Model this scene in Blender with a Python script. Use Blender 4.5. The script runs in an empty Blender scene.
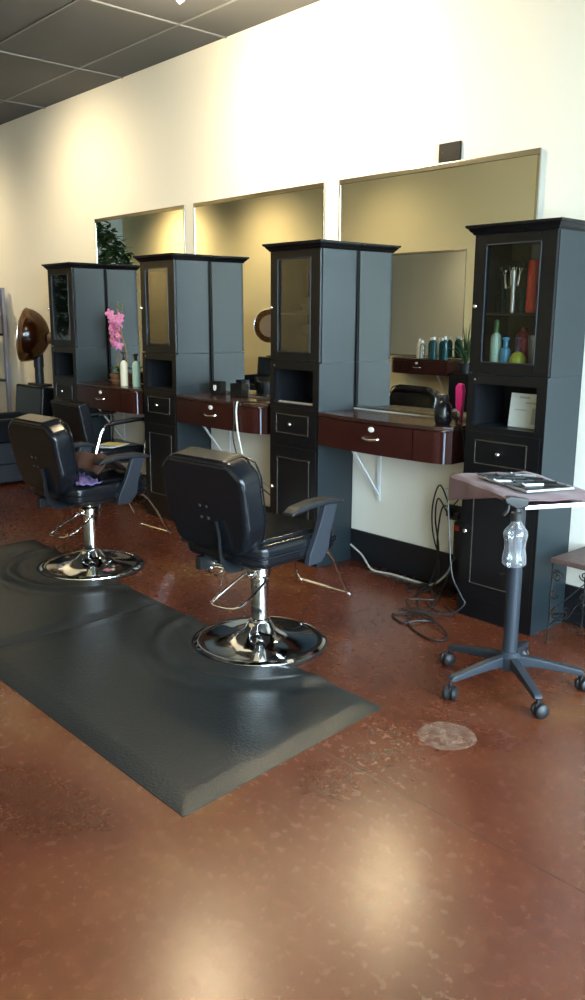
import bpy, bmesh, math, random
from mathutils import Vector, Matrix
random.seed(7)
PI = math.pi
SC = bpy.context.scene
COL = SC.collection

# ------------------------------------------------------------------ materials
MATS = {}
def mat(name, col, rough=.5, metal=0., spec=.5, coat=0., noise=None, bump=None, emis=None, trans=0., ior=1.45, sheen=0., aniso=0.):
    m = bpy.data.materials.new(name); m.use_nodes = True
    nt = m.node_tree; b = nt.nodes['Principled BSDF']
    b.inputs['Base Color'].default_value = (*col, 1)
    b.inputs['Roughness'].default_value = rough
    b.inputs['Metallic'].default_value = metal
    b.inputs['Specular IOR Level'].default_value = spec
    b.inputs['Coat Weight'].default_value = coat
    b.inputs['Coat Roughness'].default_value = .12
    b.inputs['Transmission Weight'].default_value = trans
    b.inputs['IOR'].default_value = ior
    b.inputs['Sheen Weight'].default_value = sheen
    tc = nt.nodes.new('ShaderNodeTexCoord')
    if noise:                                   # (colour2, scale, amount)
        c2, sc, am = noise
        n = nt.nodes.new('ShaderNodeTexNoise'); n.inputs['Scale'].default_value = sc; n.inputs['Detail'].default_value = 5
        nt.links.new(tc.outputs['Object'], n.inputs['Vector'])
        r = nt.nodes.new('ShaderNodeValToRGB')
        r.color_ramp.elements[0].position = .5 - .25 * (1.01 - 0) ; r.color_ramp.elements[1].position = .75
        r.color_ramp.elements[0].color = (*col, 1)
        r.color_ramp.elements[1].color = (*[a * (1 - am) + c * am for a, c in zip(col, c2)], 1)
        nt.links.new(n.outputs['Fac'], r.inputs['Fac']); nt.links.new(r.outputs['Color'], b.inputs['Base Color'])
    if bump:                                    # (scale, strength, distance)
        n = nt.nodes.new('ShaderNodeTexNoise'); n.inputs['Scale'].default_value = bump[0]; n.inputs['Detail'].default_value = 4
        nt.links.new(tc.outputs['Object'], n.inputs['Vector'])
        bp = nt.nodes.new('ShaderNodeBump'); bp.inputs['Strength'].default_value = bump[1]; bp.inputs['Distance'].default_value = bump[2]
        nt.links.new(n.outputs['Fac'], bp.inputs['Height']); nt.links.new(bp.outputs['Normal'], b.inputs['Normal'])
    if emis:
        b.inputs['Emission Color'].default_value = (*emis[0], 1); b.inputs['Emission Strength'].default_value = emis[1]
    MATS[name] = m
    return m

def glass_mat(name, tint=(1, 1, 1), refl=1.0, rough=.02, milky=0):
    m = bpy.data.materials.new(name); m.use_nodes = True
    nt = m.node_tree; nt.nodes.clear()
    out = nt.nodes.new('ShaderNodeOutputMaterial')
    mx = nt.nodes.new('ShaderNodeMixShader'); t = nt.nodes.new('ShaderNodeBsdfTransparent'); g = nt.nodes.new('ShaderNodeBsdfGlossy')
    t.inputs['Color'].default_value = (*tint, 1); g.inputs['Roughness'].default_value = rough
    f = nt.nodes.new('ShaderNodeFresnel'); f.inputs['IOR'].default_value = 1.5
    ml = nt.nodes.new('ShaderNodeMath'); ml.operation = 'MULTIPLY'; ml.inputs[1].default_value = refl
    nt.links.new(f.outputs[0], ml.inputs[0]); nt.links.new(ml.outputs[0], mx.inputs[0])
    nt.links.new(t.outputs[0], mx.inputs[1]); nt.links.new(g.outputs[0], mx.inputs[2]); nt.links.new(mx.outputs[0], out.inputs['Surface'])
    if milky:
        d = nt.nodes.new('ShaderNodeBsdfDiffuse'); d.inputs['Color'].default_value = (.8, .84, .9, 1)
        m2 = nt.nodes.new('ShaderNodeMixShader'); m2.inputs[0].default_value = milky
        nt.links.new(mx.outputs[0], m2.inputs[1]); nt.links.new(d.outputs[0], m2.inputs[2]); nt.links.new(m2.outputs[0], out.inputs['Surface'])
    MATS[name] = m
    return m

M_wall2 = mat('yellow_wall_paint', (.74, .64, .38), .75, bump=(60, .05, .002))
M_wall = mat('cream_wall_paint', (.80, .775, .69), .75, bump=(60, .05, .002))
M_ceil = None
M_lam = mat('black_laminate', (.010, .018, .022), .44, spec=.65, noise=((.014, .023, .028), 3, .5), bump=(220, .03, .0005))
M_lamf = mat('black_front_paint', (.005, .005, .006), .28, spec=.35)
M_in = mat('shaded_cabinet_interior', (.007, .008, .010), .6, spec=.3)  # near-black, with the shade of the recesses put into the colour
M_mould = mat('rubbed_highlit_moulding', (.035, .030, .024), .22, spec=.6)  # worn tan edge, plus a warm highlight put into the colour
M_mah = mat('mahogany_veneer', (.030, .0062, .0048), .33, spec=.3)
M_mahtop = mat('mahogany_top', (.032, .013, .010), .24, spec=.5, coat=.15)
M_chrome = mat('chrome', (.82, .82, .83), .07, 1)
M_chromer = mat('satin_chrome', (.75, .75, .76), .25, 1)
M_mirror = mat('mirror_silver', (.80, .82, .78), .0, 1)
M_vinyl = mat('black_vinyl', (.005, .006, .008), .24, spec=.42, bump=(35, .12, .004))
M_plastic = mat('black_plastic', (.011, .012, .014), .42, bump=(300, .05, .0005))
M_greyp = mat('slate_grey_plastic', (.018, .024, .033), .42, spec=.4)
M_rubber = mat('mat_rubber', (.017, .0185, .018), .32, spec=.45, bump=(95, .5, .004))
M_base = mat('baseboard_black', (.008, .009, .012), .4)
M_white = mat('white_enamel', (.75, .78, .80), .4)
M_whitep = mat('white_plastic', (.7, .7, .68), .4)
M_cord = mat('black_cord', (.012, .012, .012), .5)
M_cordw = mat('white_cord', (.62, .60, .52), .5)
M_glass = glass_mat('clear_glass', (.80, .81, .80), .35)
M_glassw = glass_mat('window_glass', (.97, .98, .98), .6)
M_tinted = glass_mat('smoked_brown_plastic', (.50, .38, .28), .6, .15, .0)
M_brownp = mat('brown_smoked_hood', (.17, .115, .075), .6, spec=.6)
M_towel = mat('mauve_towel', (.125, .062, .070), .95, sheen=.15, bump=(180, .5, .004), noise=((.19, .105, .115), 14, .5))
M_btowel = mat('brown_towel', (.060, .025, .015), .95, bump=(160, .5, .004))
M_purple = mat('purple_cloth', (.13, .10, .25), .9, bump=(60, .6, .006))
M_iron = mat('wrought_iron', (.02, .018, .017), .45, .6)
M_wood = mat('brown_mosaic_top', (.05, .026, .022), .5, noise=((.14, .09, .08), 45, .8), bump=(70, .4, .003))
M_grey = mat('dark_grey_metal', (.28, .28, .36), .4, .5)
M_pink = mat('pink_petal', (.62, .10, .38), .6, noise=((.8, .45, .66), 40, .7))
M_hotpink = mat('hot_pink_plastic', (.75, .03, .30), .35)
M_yellow = mat('orchid_centre', (.6, .45, .1), .6)
M_stem = mat('plant_stem', (.30, .22, .11), .7)
M_leaf = mat('leaf_green', (.045, .12, .035), .5, noise=((.10, .22, .06), 12, .7))
M_dleaf = mat('dark_leaf_green', (.02, .055, .022), .5, noise=((.05, .11, .03), 9, .7))
M_basket = mat('basket_brown', (.16, .075, .035), .7, bump=(90, .8, .004))
M_paper = mat('white_paper', (.62, .64, .62), .7)
M_lgrey = mat('light_grey_print', (.36, .40, .40), .7)
M_inkm = mat('grey_ink', (.10, .11, .12), .7)
M_yel = mat('yellow_print', (.75, .6, .08), .6)
M_red = mat('red_plastic', (.65, .045, .03), .35)
M_dred = mat('dark_red_plastic', (.35, .02, .04), .3)
M_blue = mat('blue_plastic', (.06, .30, .50), .35)
M_teal = mat('teal_liquid', (.01, .07, .09), .15)
M_green = mat('mint_plastic', (.42, .60, .50), .35)
M_lime = mat('lime_green_liquid', (.38, .42, .04), .25)
M_silver = mat('silver_plastic', (.5, .5, .5), .3, .6)
M_tanp = mat('bronze_reflection', (.15, .10, .04), .5)  # colour of the yellow wall's reflection in the second tower's glass
M_cream = mat('cream_bottle', (.72, .68, .55), .35)
M_clearb = glass_mat('clear_bottle_plastic', (.96, .97, .98), 1.6, .06, .06)
M_water = glass_mat('bottle_water', (.93, .95, .97), 1.2, .03, .03)
M_coral = mat('coral_cloth', (.7, .25, .16), .8)
M_bluewall = mat('pale_blue_paint', (.60, .70, .70), .8)
M_pave = mat('outdoor_paving', (.42, .42, .40), .9)
M_lampw = mat('lamp_housing_white', (.7, .7, .7), .5)
M_bulb = mat('lamp_bulb', (1, .9, .7), .5, emis=((1.0, .86, .62), 25))

# floor: stained concrete, mottled
def floor_mat():
    m = bpy.data.materials.new('stained_concrete'); m.use_nodes = True
    nt = m.node_tree; b = nt.nodes['Principled BSDF']; L = nt.links.new
    tc = nt.nodes.new('ShaderNodeTexCoord')
    def noise(sc, det, dist=0):
        n = nt.nodes.new('ShaderNodeTexNoise'); n.inputs['Scale'].default_value = sc; n.inputs['Detail'].default_value = det
        n.inputs['Distortion'].default_value = dist; L(tc.outputs['Object'], n.inputs['Vector']); return n
    def ramp(src, stops):
        r = nt.nodes.new('ShaderNodeValToRGB'); e = r.color_ramp.elements
        while len(e) < len(stops): e.new(.5)
        for k, (p, c) in enumerate(stops): e[k].position = p; e[k].color = (*c, 1)
        L(src, r.inputs['Fac']); return r
    big = noise(1.1, 6, .4); fine = noise(26, 8, .15); speck = noise(85, 3)
    r1 = ramp(big.outputs['Fac'], [(.30, (.060, .015, .007)), (.47, (.098, .025, .011)), (.60, (.125, .038, .015)), (.74, (.18, .080, .028))])
    r2 = ramp(fine.outputs['Fac'], [(.35, (.60, .56, .54)), (.52, (1, 1, 1)), (.72, (1.30, 1.26, 1.18))])
    mx = nt.nodes.new('ShaderNodeMix'); mx.data_type = 'RGBA'; mx.blend_type = 'MULTIPLY'; mx.inputs[0].default_value = .30
    L(r1.outputs['Color'], mx.inputs[6]); L(r2.outputs['Color'], mx.inputs[7])
    r3 = ramp(speck.outputs['Fac'], [(.60, (0, 0, 0)), (.74, (1, 1, 1))])
    mx2 = nt.nodes.new('ShaderNodeMix'); mx2.data_type = 'RGBA'; mx2.inputs[7].default_value = (.24, .12, .065, 1)
    sc = nt.nodes.new('ShaderNodeMath'); sc.operation = 'MULTIPLY'; sc.inputs[1].default_value = .16
    L(r3.outputs['Color'], sc.inputs[0]); L(sc.outputs[0], mx2.inputs[0]); L(mx.outputs[2], mx2.inputs[6])
    L(mx2.outputs[2], b.inputs['Base Color'])
    rr = nt.nodes.new('ShaderNodeMapRange'); rr.inputs[3].default_value = .25; rr.inputs[4].default_value = .29
    L(fine.outputs['Fac'], rr.inputs[0]); L(rr.outputs[0], b.inputs['Roughness'])
    b.inputs['Specular IOR Level'].default_value = .6
    bp = nt.nodes.new('ShaderNodeBump'); bp.inputs['Strength'].default_value = .05; bp.inputs['Distance'].default_value = .002
    L(fine.outputs['Fac'], bp.inputs['Height']); L(bp.outputs['Normal'], b.inputs['Normal'])
    return m
M_floor = floor_mat()

def stain_mat():
    m = bpy.data.materials.new('pale_floor_stain'); m.use_nodes = True
    nt = m.node_tree; b = nt.nodes['Principled BSDF']; L = nt.links.new
    out = nt.nodes['Material Output']
    tc = nt.nodes.new('ShaderNodeTexCoord')
    n = nt.nodes.new('ShaderNodeTexNoise'); n.inputs['Scale'].default_value = 26; n.inputs['Detail'].default_value = 7
    L(tc.outputs['Object'], n.inputs['Vector'])
    r = nt.nodes.new('ShaderNodeValToRGB'); r.color_ramp.elements[0].position = .36; r.color_ramp.elements[1].position = .62
    r.color_ramp.elements[0].color = (.10,) * 3 + (1,); r.color_ramp.elements[1].color = (.42,) * 3 + (1,)
    L(n.outputs['Fac'], r.inputs['Fac'])
    t = nt.nodes.new('ShaderNodeBsdfTransparent'); mx = nt.nodes.new('ShaderNodeMixShader')
    b.inputs['Base Color'].default_value = (.42, .28, .20, 1); b.inputs['Roughness'].default_value = .45
    L(r.outputs['Color'], mx.inputs[0]); L(t.outputs[0], mx.inputs[1]); L(b.outputs[0], mx.inputs[2]); L(mx.outputs[0], out.inputs['Surface'])
    return m
M_stain = stain_mat()

# ------------------------------------------------------------------ mesh helpers
def BM(): return bmesh.new()
def box(bm, x0, x1, y0, y1, z0, z1, bev=0, seg=2, M=None):
    t = bmesh.new()
    bmesh.ops.create_cube(t, size=1)
    for v in t.verts:
        v.co = Vector(((x0 + x1) / 2 + v.co.x * (x1 - x0), (y0 + y1) / 2 + v.co.y * (y1 - y0), (z0 + z1) / 2 + v.co.z * (z1 - z0)))
    if bev: bmesh.ops.bevel(t, geom=list(t.edges), offset=bev, segments=seg, profile=.5, affect='EDGES')
    merge(bm, t, M)
def merge(bm, t, M=None):
    if M is not None: bmesh.ops.transform(t, matrix=M, verts=t.verts)
    me = bpy.data.meshes.new('tmp'); t.to_mesh(me); t.free(); bm.from_mesh(me); bpy.data.meshes.remove(me)
def ring_frame(ax, p):
    ax = ax.normalized()
    u = Vector((0, 0, 1)).cross(ax)
    if u.length < 1e-3: u = Vector((1, 0, 0))
    u.normalize(); return u, ax.cross(u)
def tube(bm, pts, r, n=8, closed=False, smooth=0, radii=None, flat=1.0):
    P = [Vector(p) for p in pts]
    if smooth: P = catmull(P, smooth, closed)
    k = len(P); prev = None; rings = []
    R = radii
    for i, p in enumerate(P):
        a = P[(i - 1) % k] if (closed or i) else P[i]; b = P[(i + 1) % k] if (closed or i < k - 1) else P[i]
        d = (b - a)
        if d.length < 1e-9: d = Vector((0, 0, 1))
        d.normalize()
        if prev is None: u, w = ring_frame(d, p)
        else:
            u = prev - d * prev.dot(d)
            if u.length < 1e-6: u, w = ring_frame(d, p)
            u.normalize(); w = d.cross(u)
        prev = u
        rr = r if R is None else R[min(int(i * len(R) / k), len(R) - 1)] if len(R) != k else R[i]
        rings.append([bm.verts.new(p + (u * math.cos(2 * PI * j / n) + w * math.sin(2 * PI * j / n) * flat) * rr) for j in range(n)])
    m = k if closed else k - 1
    for i in range(m):
        A, Bq = rings[i], rings[(i + 1) % k]
        for j in range(n): bm.faces.new((A[j], A[(j + 1) % n], Bq[(j + 1) % n], Bq[j]))
    if not closed:
        bm.faces.new(rings[0][::-1]); bm.faces.new(rings[-1])
def catmull(P, s, closed=False):
    k = len(P); out = []
    rng = range(k if closed else k - 1)
    for i in rng:
        p1, p2 = P[i], P[(i + 1) % k]
        p0 = P[(i - 1) % k] if (closed or i) else p1 * 2 - p2
        p3 = P[(i + 2) % k] if (closed or i < k - 2) else p2 * 2 - p1
        for j in range(s):
            t = j / s
            out.append(.5 * ((2 * p1) + (p2 - p0) * t + (2 * p0 - 5 * p1 + 4 * p2 - p3) * t * t + (3 * p1 - p0 - 3 * p2 + p3) * t ** 3))
    if not closed: out.append(P[-1])
    return out
def lathe(bm, prof, n=24, M=None, c=(0, 0, 0)):
    t = bmesh.new(); rings = []
    for r, z in prof:
        if r < 1e-5: rings.append([t.verts.new((c[0], c[1], c[2] + z))])
        else: rings.append([t.verts.new((c[0] + r * math.cos(2 * PI * j / n), c[1] + r * math.sin(2 * PI * j / n), c[2] + z)) for j in range(n)])
    for a, b in zip(rings, rings[1:]):
        for j in range(n):
            q = (j + 1) % n
            if len(a) == 1 and len(b) == 1: continue
            if len(a) == 1: t.faces.new((a[0], b[q], b[j]))
            elif len(b) == 1: t.faces.new((a[j], a[q], b[0]))
            else: t.faces.new((a[j], a[q], b[q], b[j]))
    if len(rings[0]) > 1: t.faces.new(rings[0][::-1])
    if len(rings[-1]) > 1: t.faces.new(rings[-1])
    merge(bm, t, M)
def prism(bm, poly, t0, t1, axis='z', bev=0, seg=2, M=None):
    t = bmesh.new()
    def mk(a, b, h): return {'z': (a, b, h), 'y': (a, h, b), 'x': (h, a, b)}[axis]
    A = [t.verts.new(mk(a, b, t0)) for a, b in poly]; Bq = [t.verts.new(mk(a, b, t1)) for a, b in poly]
    n = len(poly)
    t.faces.new(A[::-1]); t.faces.new(Bq)
    for j in range(n): t.faces.new((A[j], A[(j + 1) % n], Bq[(j + 1) % n], Bq[j]))
    bmesh.ops.recalc_face_normals(t, faces=t.faces)
    if bev: bmesh.ops.bevel(t, geom=list(t.edges), offset=bev, segments=seg, profile=.5, affect='EDGES')
    merge(bm, t, M)
def blob(bm, c, rx, ry, rz, seg=16, M=None):
    t = bmesh.new(); bmesh.ops.create_uvsphere(t, u_segments=seg, v_segments=max(6, seg * 2 // 3), radius=1)
    for v in t.verts: v.co = Vector((c[0] + v.co.x * rx, c[1] + v.co.y * ry, c[2] + v.co.z * rz))
    merge(bm, t, M)
def obj(name, bm, m, parent=None, label=None, smooth=True, subsurf=0):
    bmesh.ops.recalc_face_normals(bm, faces=bm.faces)
    me = bpy.data.meshes.new(name); bm.to_mesh(me); bm.free()
    if smooth:
        me.polygons.foreach_set('use_smooth', [True] * len(me.polygons))
        me.set_sharp_from_angle(angle=math.radians(38))
    o = bpy.data.objects.new(name, me); COL.objects.link(o)
    o.data.materials.append(m)
    if parent: o.parent = parent
    if label: o['label'] = label
    if smooth:
        wn = o.modifiers.new('weighted_normal', 'WEIGHTED_NORMAL'); wn.keep_sharp = True; wn.weight = 80
    if subsurf:
        s = o.modifiers.new('subdivision', 'SUBSURF'); s.levels = s.render_levels = subsurf
    return o
def thing(name, label, cat, loc=(0, 0, 0), rz=0, group=None):
    o = bpy.data.objects.new(name, None); COL.objects.link(o); o.empty_display_size = .1
    o.location = loc; o.rotation_euler = (0, 0, rz); return tag(o, label, cat, group)
def tag(o, label, cat, group=None, kind=None):
    if label: o['label'] = label
    if cat: o['category'] = cat
    if group: o['group'] = group
    if kind: o['kind'] = kind
    return o
def struct(name, bm, m, parent=None, smooth=False):
    o = obj(name, bm, m, parent, smooth=smooth)
    if not parent: o['kind'] = 'structure'
    return o
def copy_tree(o, parent=None):
    c = o.copy(); COL.objects.link(c); c.parent = parent
    for ch in list(o.children): copy_tree(ch, c)
    return c
def dup(o, label, loc, rz=0, group=None):
    c = copy_tree(o); c.location = loc; c.rotation_euler = (0, 0, rz); c['label'] = label
    if group: c['group'] = group
    return c

# ------------------------------------------------------------------ setting
YW = 3.882; YO = -1.22; XL = -14.95; XR = 1.7; ZC = 3.416
bm = BM(); box(bm, XL - .2, XR + .2, YO - .2, YW + .2, -.1, 0); struct('floor', bm, M_floor)
bm = BM(); box(bm, XL - .2, XR + .2, YW, YW + .2, 0, ZC + .1); struct('wall_back', bm, M_wall)
bm = BM(); box(bm, XL - .2, XR + .2, YO - .2, YO, 0, ZC + .1); struct('wall_front', bm, M_wall2)
bm = BM(); box(bm, XL - .2, XL, YO, YW, 0, ZC + .1); struct('wall_left', bm, M_bluewall)
# storefront wall with three window openings and a glazed door
openings = [(-1.12, .42, .35, 3.15), (.52, 1.72, .06, 3.15), (1.82, 3.75, .35, 3.15)]
bm = BM()
ys = [YO] + [v for o in openings for v in o[:2]] + [YW]
for k in range(0, len(ys), 2): box(bm, XR, XR + .2, ys[k], ys[k + 1], 0, ZC + .1)
for y0, y1, z0, z1 in openings:
    box(bm, XR, XR + .2, y0, y1, 0, z0); box(bm, XR, XR + .2, y0, y1, z1, ZC + .1)
struct('wall_right', bm, M_wall)
M_alum = mat('dark_bronze_frame', (.04, .035, .03), .4, .6)
for i, (y0, y1, z0, z1) in enumerate(openings):
    root = bpy.data.objects.new('door_1' if i == 1 else 'window_%d' % (1 + i // 2), None); COL.objects.link(root); root['kind'] = 'structure'
    root.location = (XR + .1, (y0 + y1) / 2, z0)
    w2 = (y1 - y0) / 2; h = z1 - z0; bm = BM()
    for a, b_, c, d in ((-w2, w2, 0, .05), (-w2, w2, h - .05, h), (-w2, -w2 + .05, .05, h - .05), (w2 - .05, w2, .05, h - .05), (-.025, .025, .05, h - .05)):
        box(bm, -.03, .03, a, b_, c, d, .003)
    obj('frame', bm, M_alum, root)
    bm = BM(); box(bm, -.004, .004, -w2 + .05, -.025, .05, h - .05); box(bm, -.004, .004, .025, w2 - .05, .05, h - .05)
    obj('glass_pane', bm, M_glassw, root, smooth=False)
bm = BM(); box(bm, XR + .2, XR + 40, -30, 30, -.15, -.02); struct('trim_2', bm, M_pave).name = 'ground'

# ceiling with grid
bm = BM(); box(bm, XL - .2, XR + .2, YO - .2, YW + .2, ZC + .02, ZC + .12)
M_ct = mat('charcoal_ceiling_tile', (.078, .082, .086), .8, noise=((.10, .104, .108), 1.2, .8), bump=(140, .4, .003))
ce = struct('ceiling', bm, M_ct)
bm = BM()
x = -5.03
while x > XL: x -= 1.37
while x < XR:
    if x > XL: box(bm, x - .006, x + .006, YO, YW, ZC + .012, ZC + .02)
    x += 1.37
y = 3.49
while y > YO:
    box(bm, XL, XR, y - .006, y + .006, ZC + .013, ZC + .0195); y -= .705
M_grid = mat('ceiling_grid_metal', (.17, .175, .18), .5)
obj('grid', bm, M_grid, ce, smooth=False)
# baseboards
bm = BM(); box(bm, XL, XR, YW - .014, YW, 0, .205, .003); struct('baseboard_back', bm, M_base)
bm = BM(); box(bm, XL, XR, YO, YO + .014, 0, .205, .003); struct('baseboard_front', bm, M_base)
bm = BM(); box(bm, XL, XL + .014, YO + .014, YW - .014, 0, .205, .003); struct('baseboard_left', bm, M_base)
# floor joints
M_joint = mat('floor_joint_filler', (.06, .022, .012), .6)
bm = BM(); box(bm, XL, XR, 1.98, 1.984, 0, .0006); struct('trim_1', bm, M_joint)

# pale round stain
bm = BM(); pts = [(.112 * math.cos(a * PI / 18) * (1 + .03 * math.sin(3 * a * PI / 18)), .112 * math.sin(a * PI / 18)) for a in range(36)]
f = bm.faces.new([bm.verts.new((a, b, 0)) for a, b in pts])
o = obj('floor_stain', bm, M_stain); o.location = (-1.795, 2.41, .0012)
tag(o, 'pale round worn spot on the red floor in front of the cart', 'stain')

# ------------------------------------------------------------------ storage towers
TW, TD, TH = .458, .315, 2.0
def moulding(x0, x1, z0, z1, y, t=.011):
    bm = BM()
    for a, b_, c, d in ((x0, x1, z0, z0 + t), (x0, x1, z1 - t, z1), (x0, x0 + t, z0 + t, z1 - t), (x1 - t, x1, z0 + t, z1 - t)):
        box(bm, a, b_, y - .007, y, c, d, .003)
    return bm
def knob_bm(x, y, z, r=.012):
    bm = BM(); lathe(bm, [(.004, 0), (.004, .010), (r * .7, .014), (r, .021), (r * .75, .027), (0, .029)], 14, Matrix.Translation((x, y, z)) @ Matrix.Rotation(PI / 2, 4, 'X'))
    return bm
def make_tower(label, x, y, rz=0):
    r = thing('storage_tower', label, 'cabinet', (x, y, 0), rz, 'black storage towers between the styling stations')
    h, d, t = TW / 2, TD / 2, .018
    fy = -d
    # lower cabinet: sides, back, shelf, plinth
    bm = BM()
    for s in (-1, 1): box(bm, min(s * h, s * (h - t)), max(s * h, s * (h - t)), -d, d - .014, 0, 1.283, .0015)
    box(bm, -h + t, h - t, -d + .012, d - .014, 1.0, 1.02)           # niche floor
    box(bm, -h + t, h - t, -d + .016, d - .01, 1.235, 1.283, .001)      # header
    box(bm, -h + t, h - t, -d + .012, d - .01, .75, .762)
    box(bm, -h + t, h - t, -d + .03, -d + .04, .11, 1.0)
    obj('lower_cabinet', bm, M_lam, r)
    bm = BM(); box(bm, -h + .006, h - .006, d - .0135, d, 0, 1.955); obj('back_panel', bm, M_in, r, smooth=False)  # its dark edge stands in for the shaded gap before the mirror
    bm = BM(); t2 = bmesh.new(); o_ = [(-h + .001, .0), (h - .001, .0), (h - .001, 1.282), (-h + .001, 1.282)]
    n0 = [(-h + .040, 1.022), (h - .055, 1.022), (h - .055, 1.235), (-h + .040, 1.235)]
    A_ = [t2.verts.new((a, -d + .0165, b_)) for a, b_ in o_]; B_ = [t2.verts.new((a, -d + .0165, b_)) for a, b_ in n0]
    A2 = [t2.verts.new((a, -d - .0005, b_)) for a, b_ in o_]; B2 = [t2.verts.new((a, -d - .0005, b_)) for a, b_ in n0]
    for k in range(4):
        q = (k + 1) % 4
        for a4 in ((A_[k], A_[q], B_[q], B_[k]), (A2[k], B2[k], B2[q], A2[q]), (A_[k], A2[k], A2[q], A_[q]), (B_[k], B_[q], B2[q], B2[k])): t2.faces.new(a4)
    merge(bm, t2)
    obj('face_frame', bm, M_lamf, r)
    bm = BM()
    for s in (-1, 1): box(bm, min(s * h, s * (h - t)), max(s * h, s * (h - t)), -d + .02, d - .014, 1.288, 1.962, .0015)
    box(bm, -h + t, h - t, -d + .02, d - .01, 1.288, 1.306); box(bm, -h + t, h - t, -d + .02, d - .01, 1.945, 1.962)
    box(bm, -h + t, h - t, -d + .03, d - .01, 1.572, 1.584)
    box(bm, -h + .004, h - .004, -d + .024, d - .004, 1.2832, 1.2878)
    obj('upper_cabinet', bm, M_lam, r)
    bm = BM(); lx0, lx1, ly1 = -h + t + .0005, h - t - .0005, d - .0145
    box(bm, lx0, lx0 + .003, -d + .018, ly1, 1.0205, 1.2345); box(bm, lx1 - .003, lx1, -d + .018, ly1, 1.0205, 1.2345)
    box(bm, lx0 + .003, lx1 - .003, ly1 - .003, ly1, 1.0205, 1.2345); box(bm, lx0, lx0 + .003, -d + .026, ly1, 1.3065, 1.944)
    box(bm, lx0 + .003, lx1 - .003, ly1 - .003, ly1, 1.3065, 1.944)
    obj('shade_lining', bm, M_in, r, smooth=False)  # added dark sheets, painted shade where the recess walls would catch light
    # crown moulding, stepped
    bm = BM()
    prof = [(.004, 1.955), (.010, 1.966), (.016, 1.970), (.026, 1.984), (.034, 1.988), (.036, 2.0)]
    rings = []
    for e, z in [(-.01, 1.955)] + prof + [(-.02, 2.0)]:
        rings.append([bm.verts.new((sx * (h + e), (fy - e) if sy < 0 else d, z)) for sx, sy in ((-1, -1), (1, -1), (1, 1), (-1, 1))])
    for a, b_ in zip(rings, rings[1:]):
        for j in range(4): bm.faces.new((a[j], a[(j + 1) % 4], b_[(j + 1) % 4], b_[j]))
    bm.faces.new(rings[0][::-1]); bm.faces.new(rings[-1])
    obj('crown_moulding', bm, M_lamf, r, smooth=False)
    # glazed door
    bm = BM(); gx0, gx1, gz0, gz1 = -h + .076, h - .084, 1.345, 1.905
    box(bm, -h + .003, gx0, -d, -d + .018, 1.29, 1.955, .002); box(bm, gx1, h - .003, -d, -d + .018, 1.29, 1.955, .002)
    box(bm, gx0, gx1, -d, -d + .018, 1.29, gz0, .002); box(bm, gx0, gx1, -d, -d + .018, gz1, 1.955, .002)
    dr = obj('glass_door', bm, M_lamf, r)
    bm = BM(); box(bm, gx0, gx1, -d + .008, -d + .011, gz0, gz1); obj('glass_pane', bm, M_glass, dr, smooth=False)
    bm = moulding(gx0 - .004, gx1 + .004, gz0 - .004, gz1 + .004, -d + .002, .006); obj('glazing_bead', bm, M_greyp, dr)
    obj('knob', knob_bm(-h + .034, -d, 1.615), M_chromer, dr)
    # latch button under the door
    bm = BM(); lathe(bm, [(.006, 0), (.006, .004), (0, .005)], 10, Matrix.Translation((-h + .045, -d + .001, 1.255)) @ Matrix.Rotation(PI / 2, 4, 'X')); obj('latch_button', bm, M_chromer, r)
    # drawer
    bm = BM(); box(bm, -h + .02, h - .02, -d - .004, -d - .0005, .775, .995, .0015); w = obj('drawer', bm, M_lamf, r)
    obj('drawer_moulding', moulding(-h + .065, h - .085, .828, .955, -d - .003, .008), M_mould, w)
    obj('knob', knob_bm(-.012, -d - .004, .893), M_chromer, w)
    # cabinet door
    bm = BM(); box(bm, -h + .02, h - .02, -d - .004, -d - .0005, .115, .745, .0015); w = obj('cabinet_door', bm, M_lamf, r)
    obj('door_moulding', moulding(-h + .075, h - .075, .19, .675, -d - .003, .008), M_mould, w)
    obj('knob', knob_bm(-h + .045, -d - .004, .47), M_chromer, w)
    return r
TY = 3.553 + TD / 2
TX = [-7.2416 + TW / 2, -5.7048 + TW / 2, -4.1764 + TW / 2, -2.6212 + TW / 2]
tower_labels = ['tall black storage tower farthest left, beside the hooded hair dryer',
                'tall black storage tower with a glass door carrying a painted bronze reflection, second from the left',
                'tall black storage tower behind the nearest styling chair, dark glass door',
                'tall black storage tower with bottles behind glass, behind the rolling cart']
towers = [make_tower(tower_labels[0], TX[0], TY)]
for k in (1, 2, 3): towers.append(dup(towers[0], tower_labels[k], (TX[k], TY, 0)))
bm = BM(); box(bm, -TW / 2 + .08, TW / 2 - .08, -TD / 2 + .014, -TD / 2 + .018, 1.37, 1.88); obj('reflection_panel', bm, M_tanp, towers[1], 'bronze-coloured panel added behind the glass as a painted reflection')  # added tan panel imitating the yellow wall reflected in the glass

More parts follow.
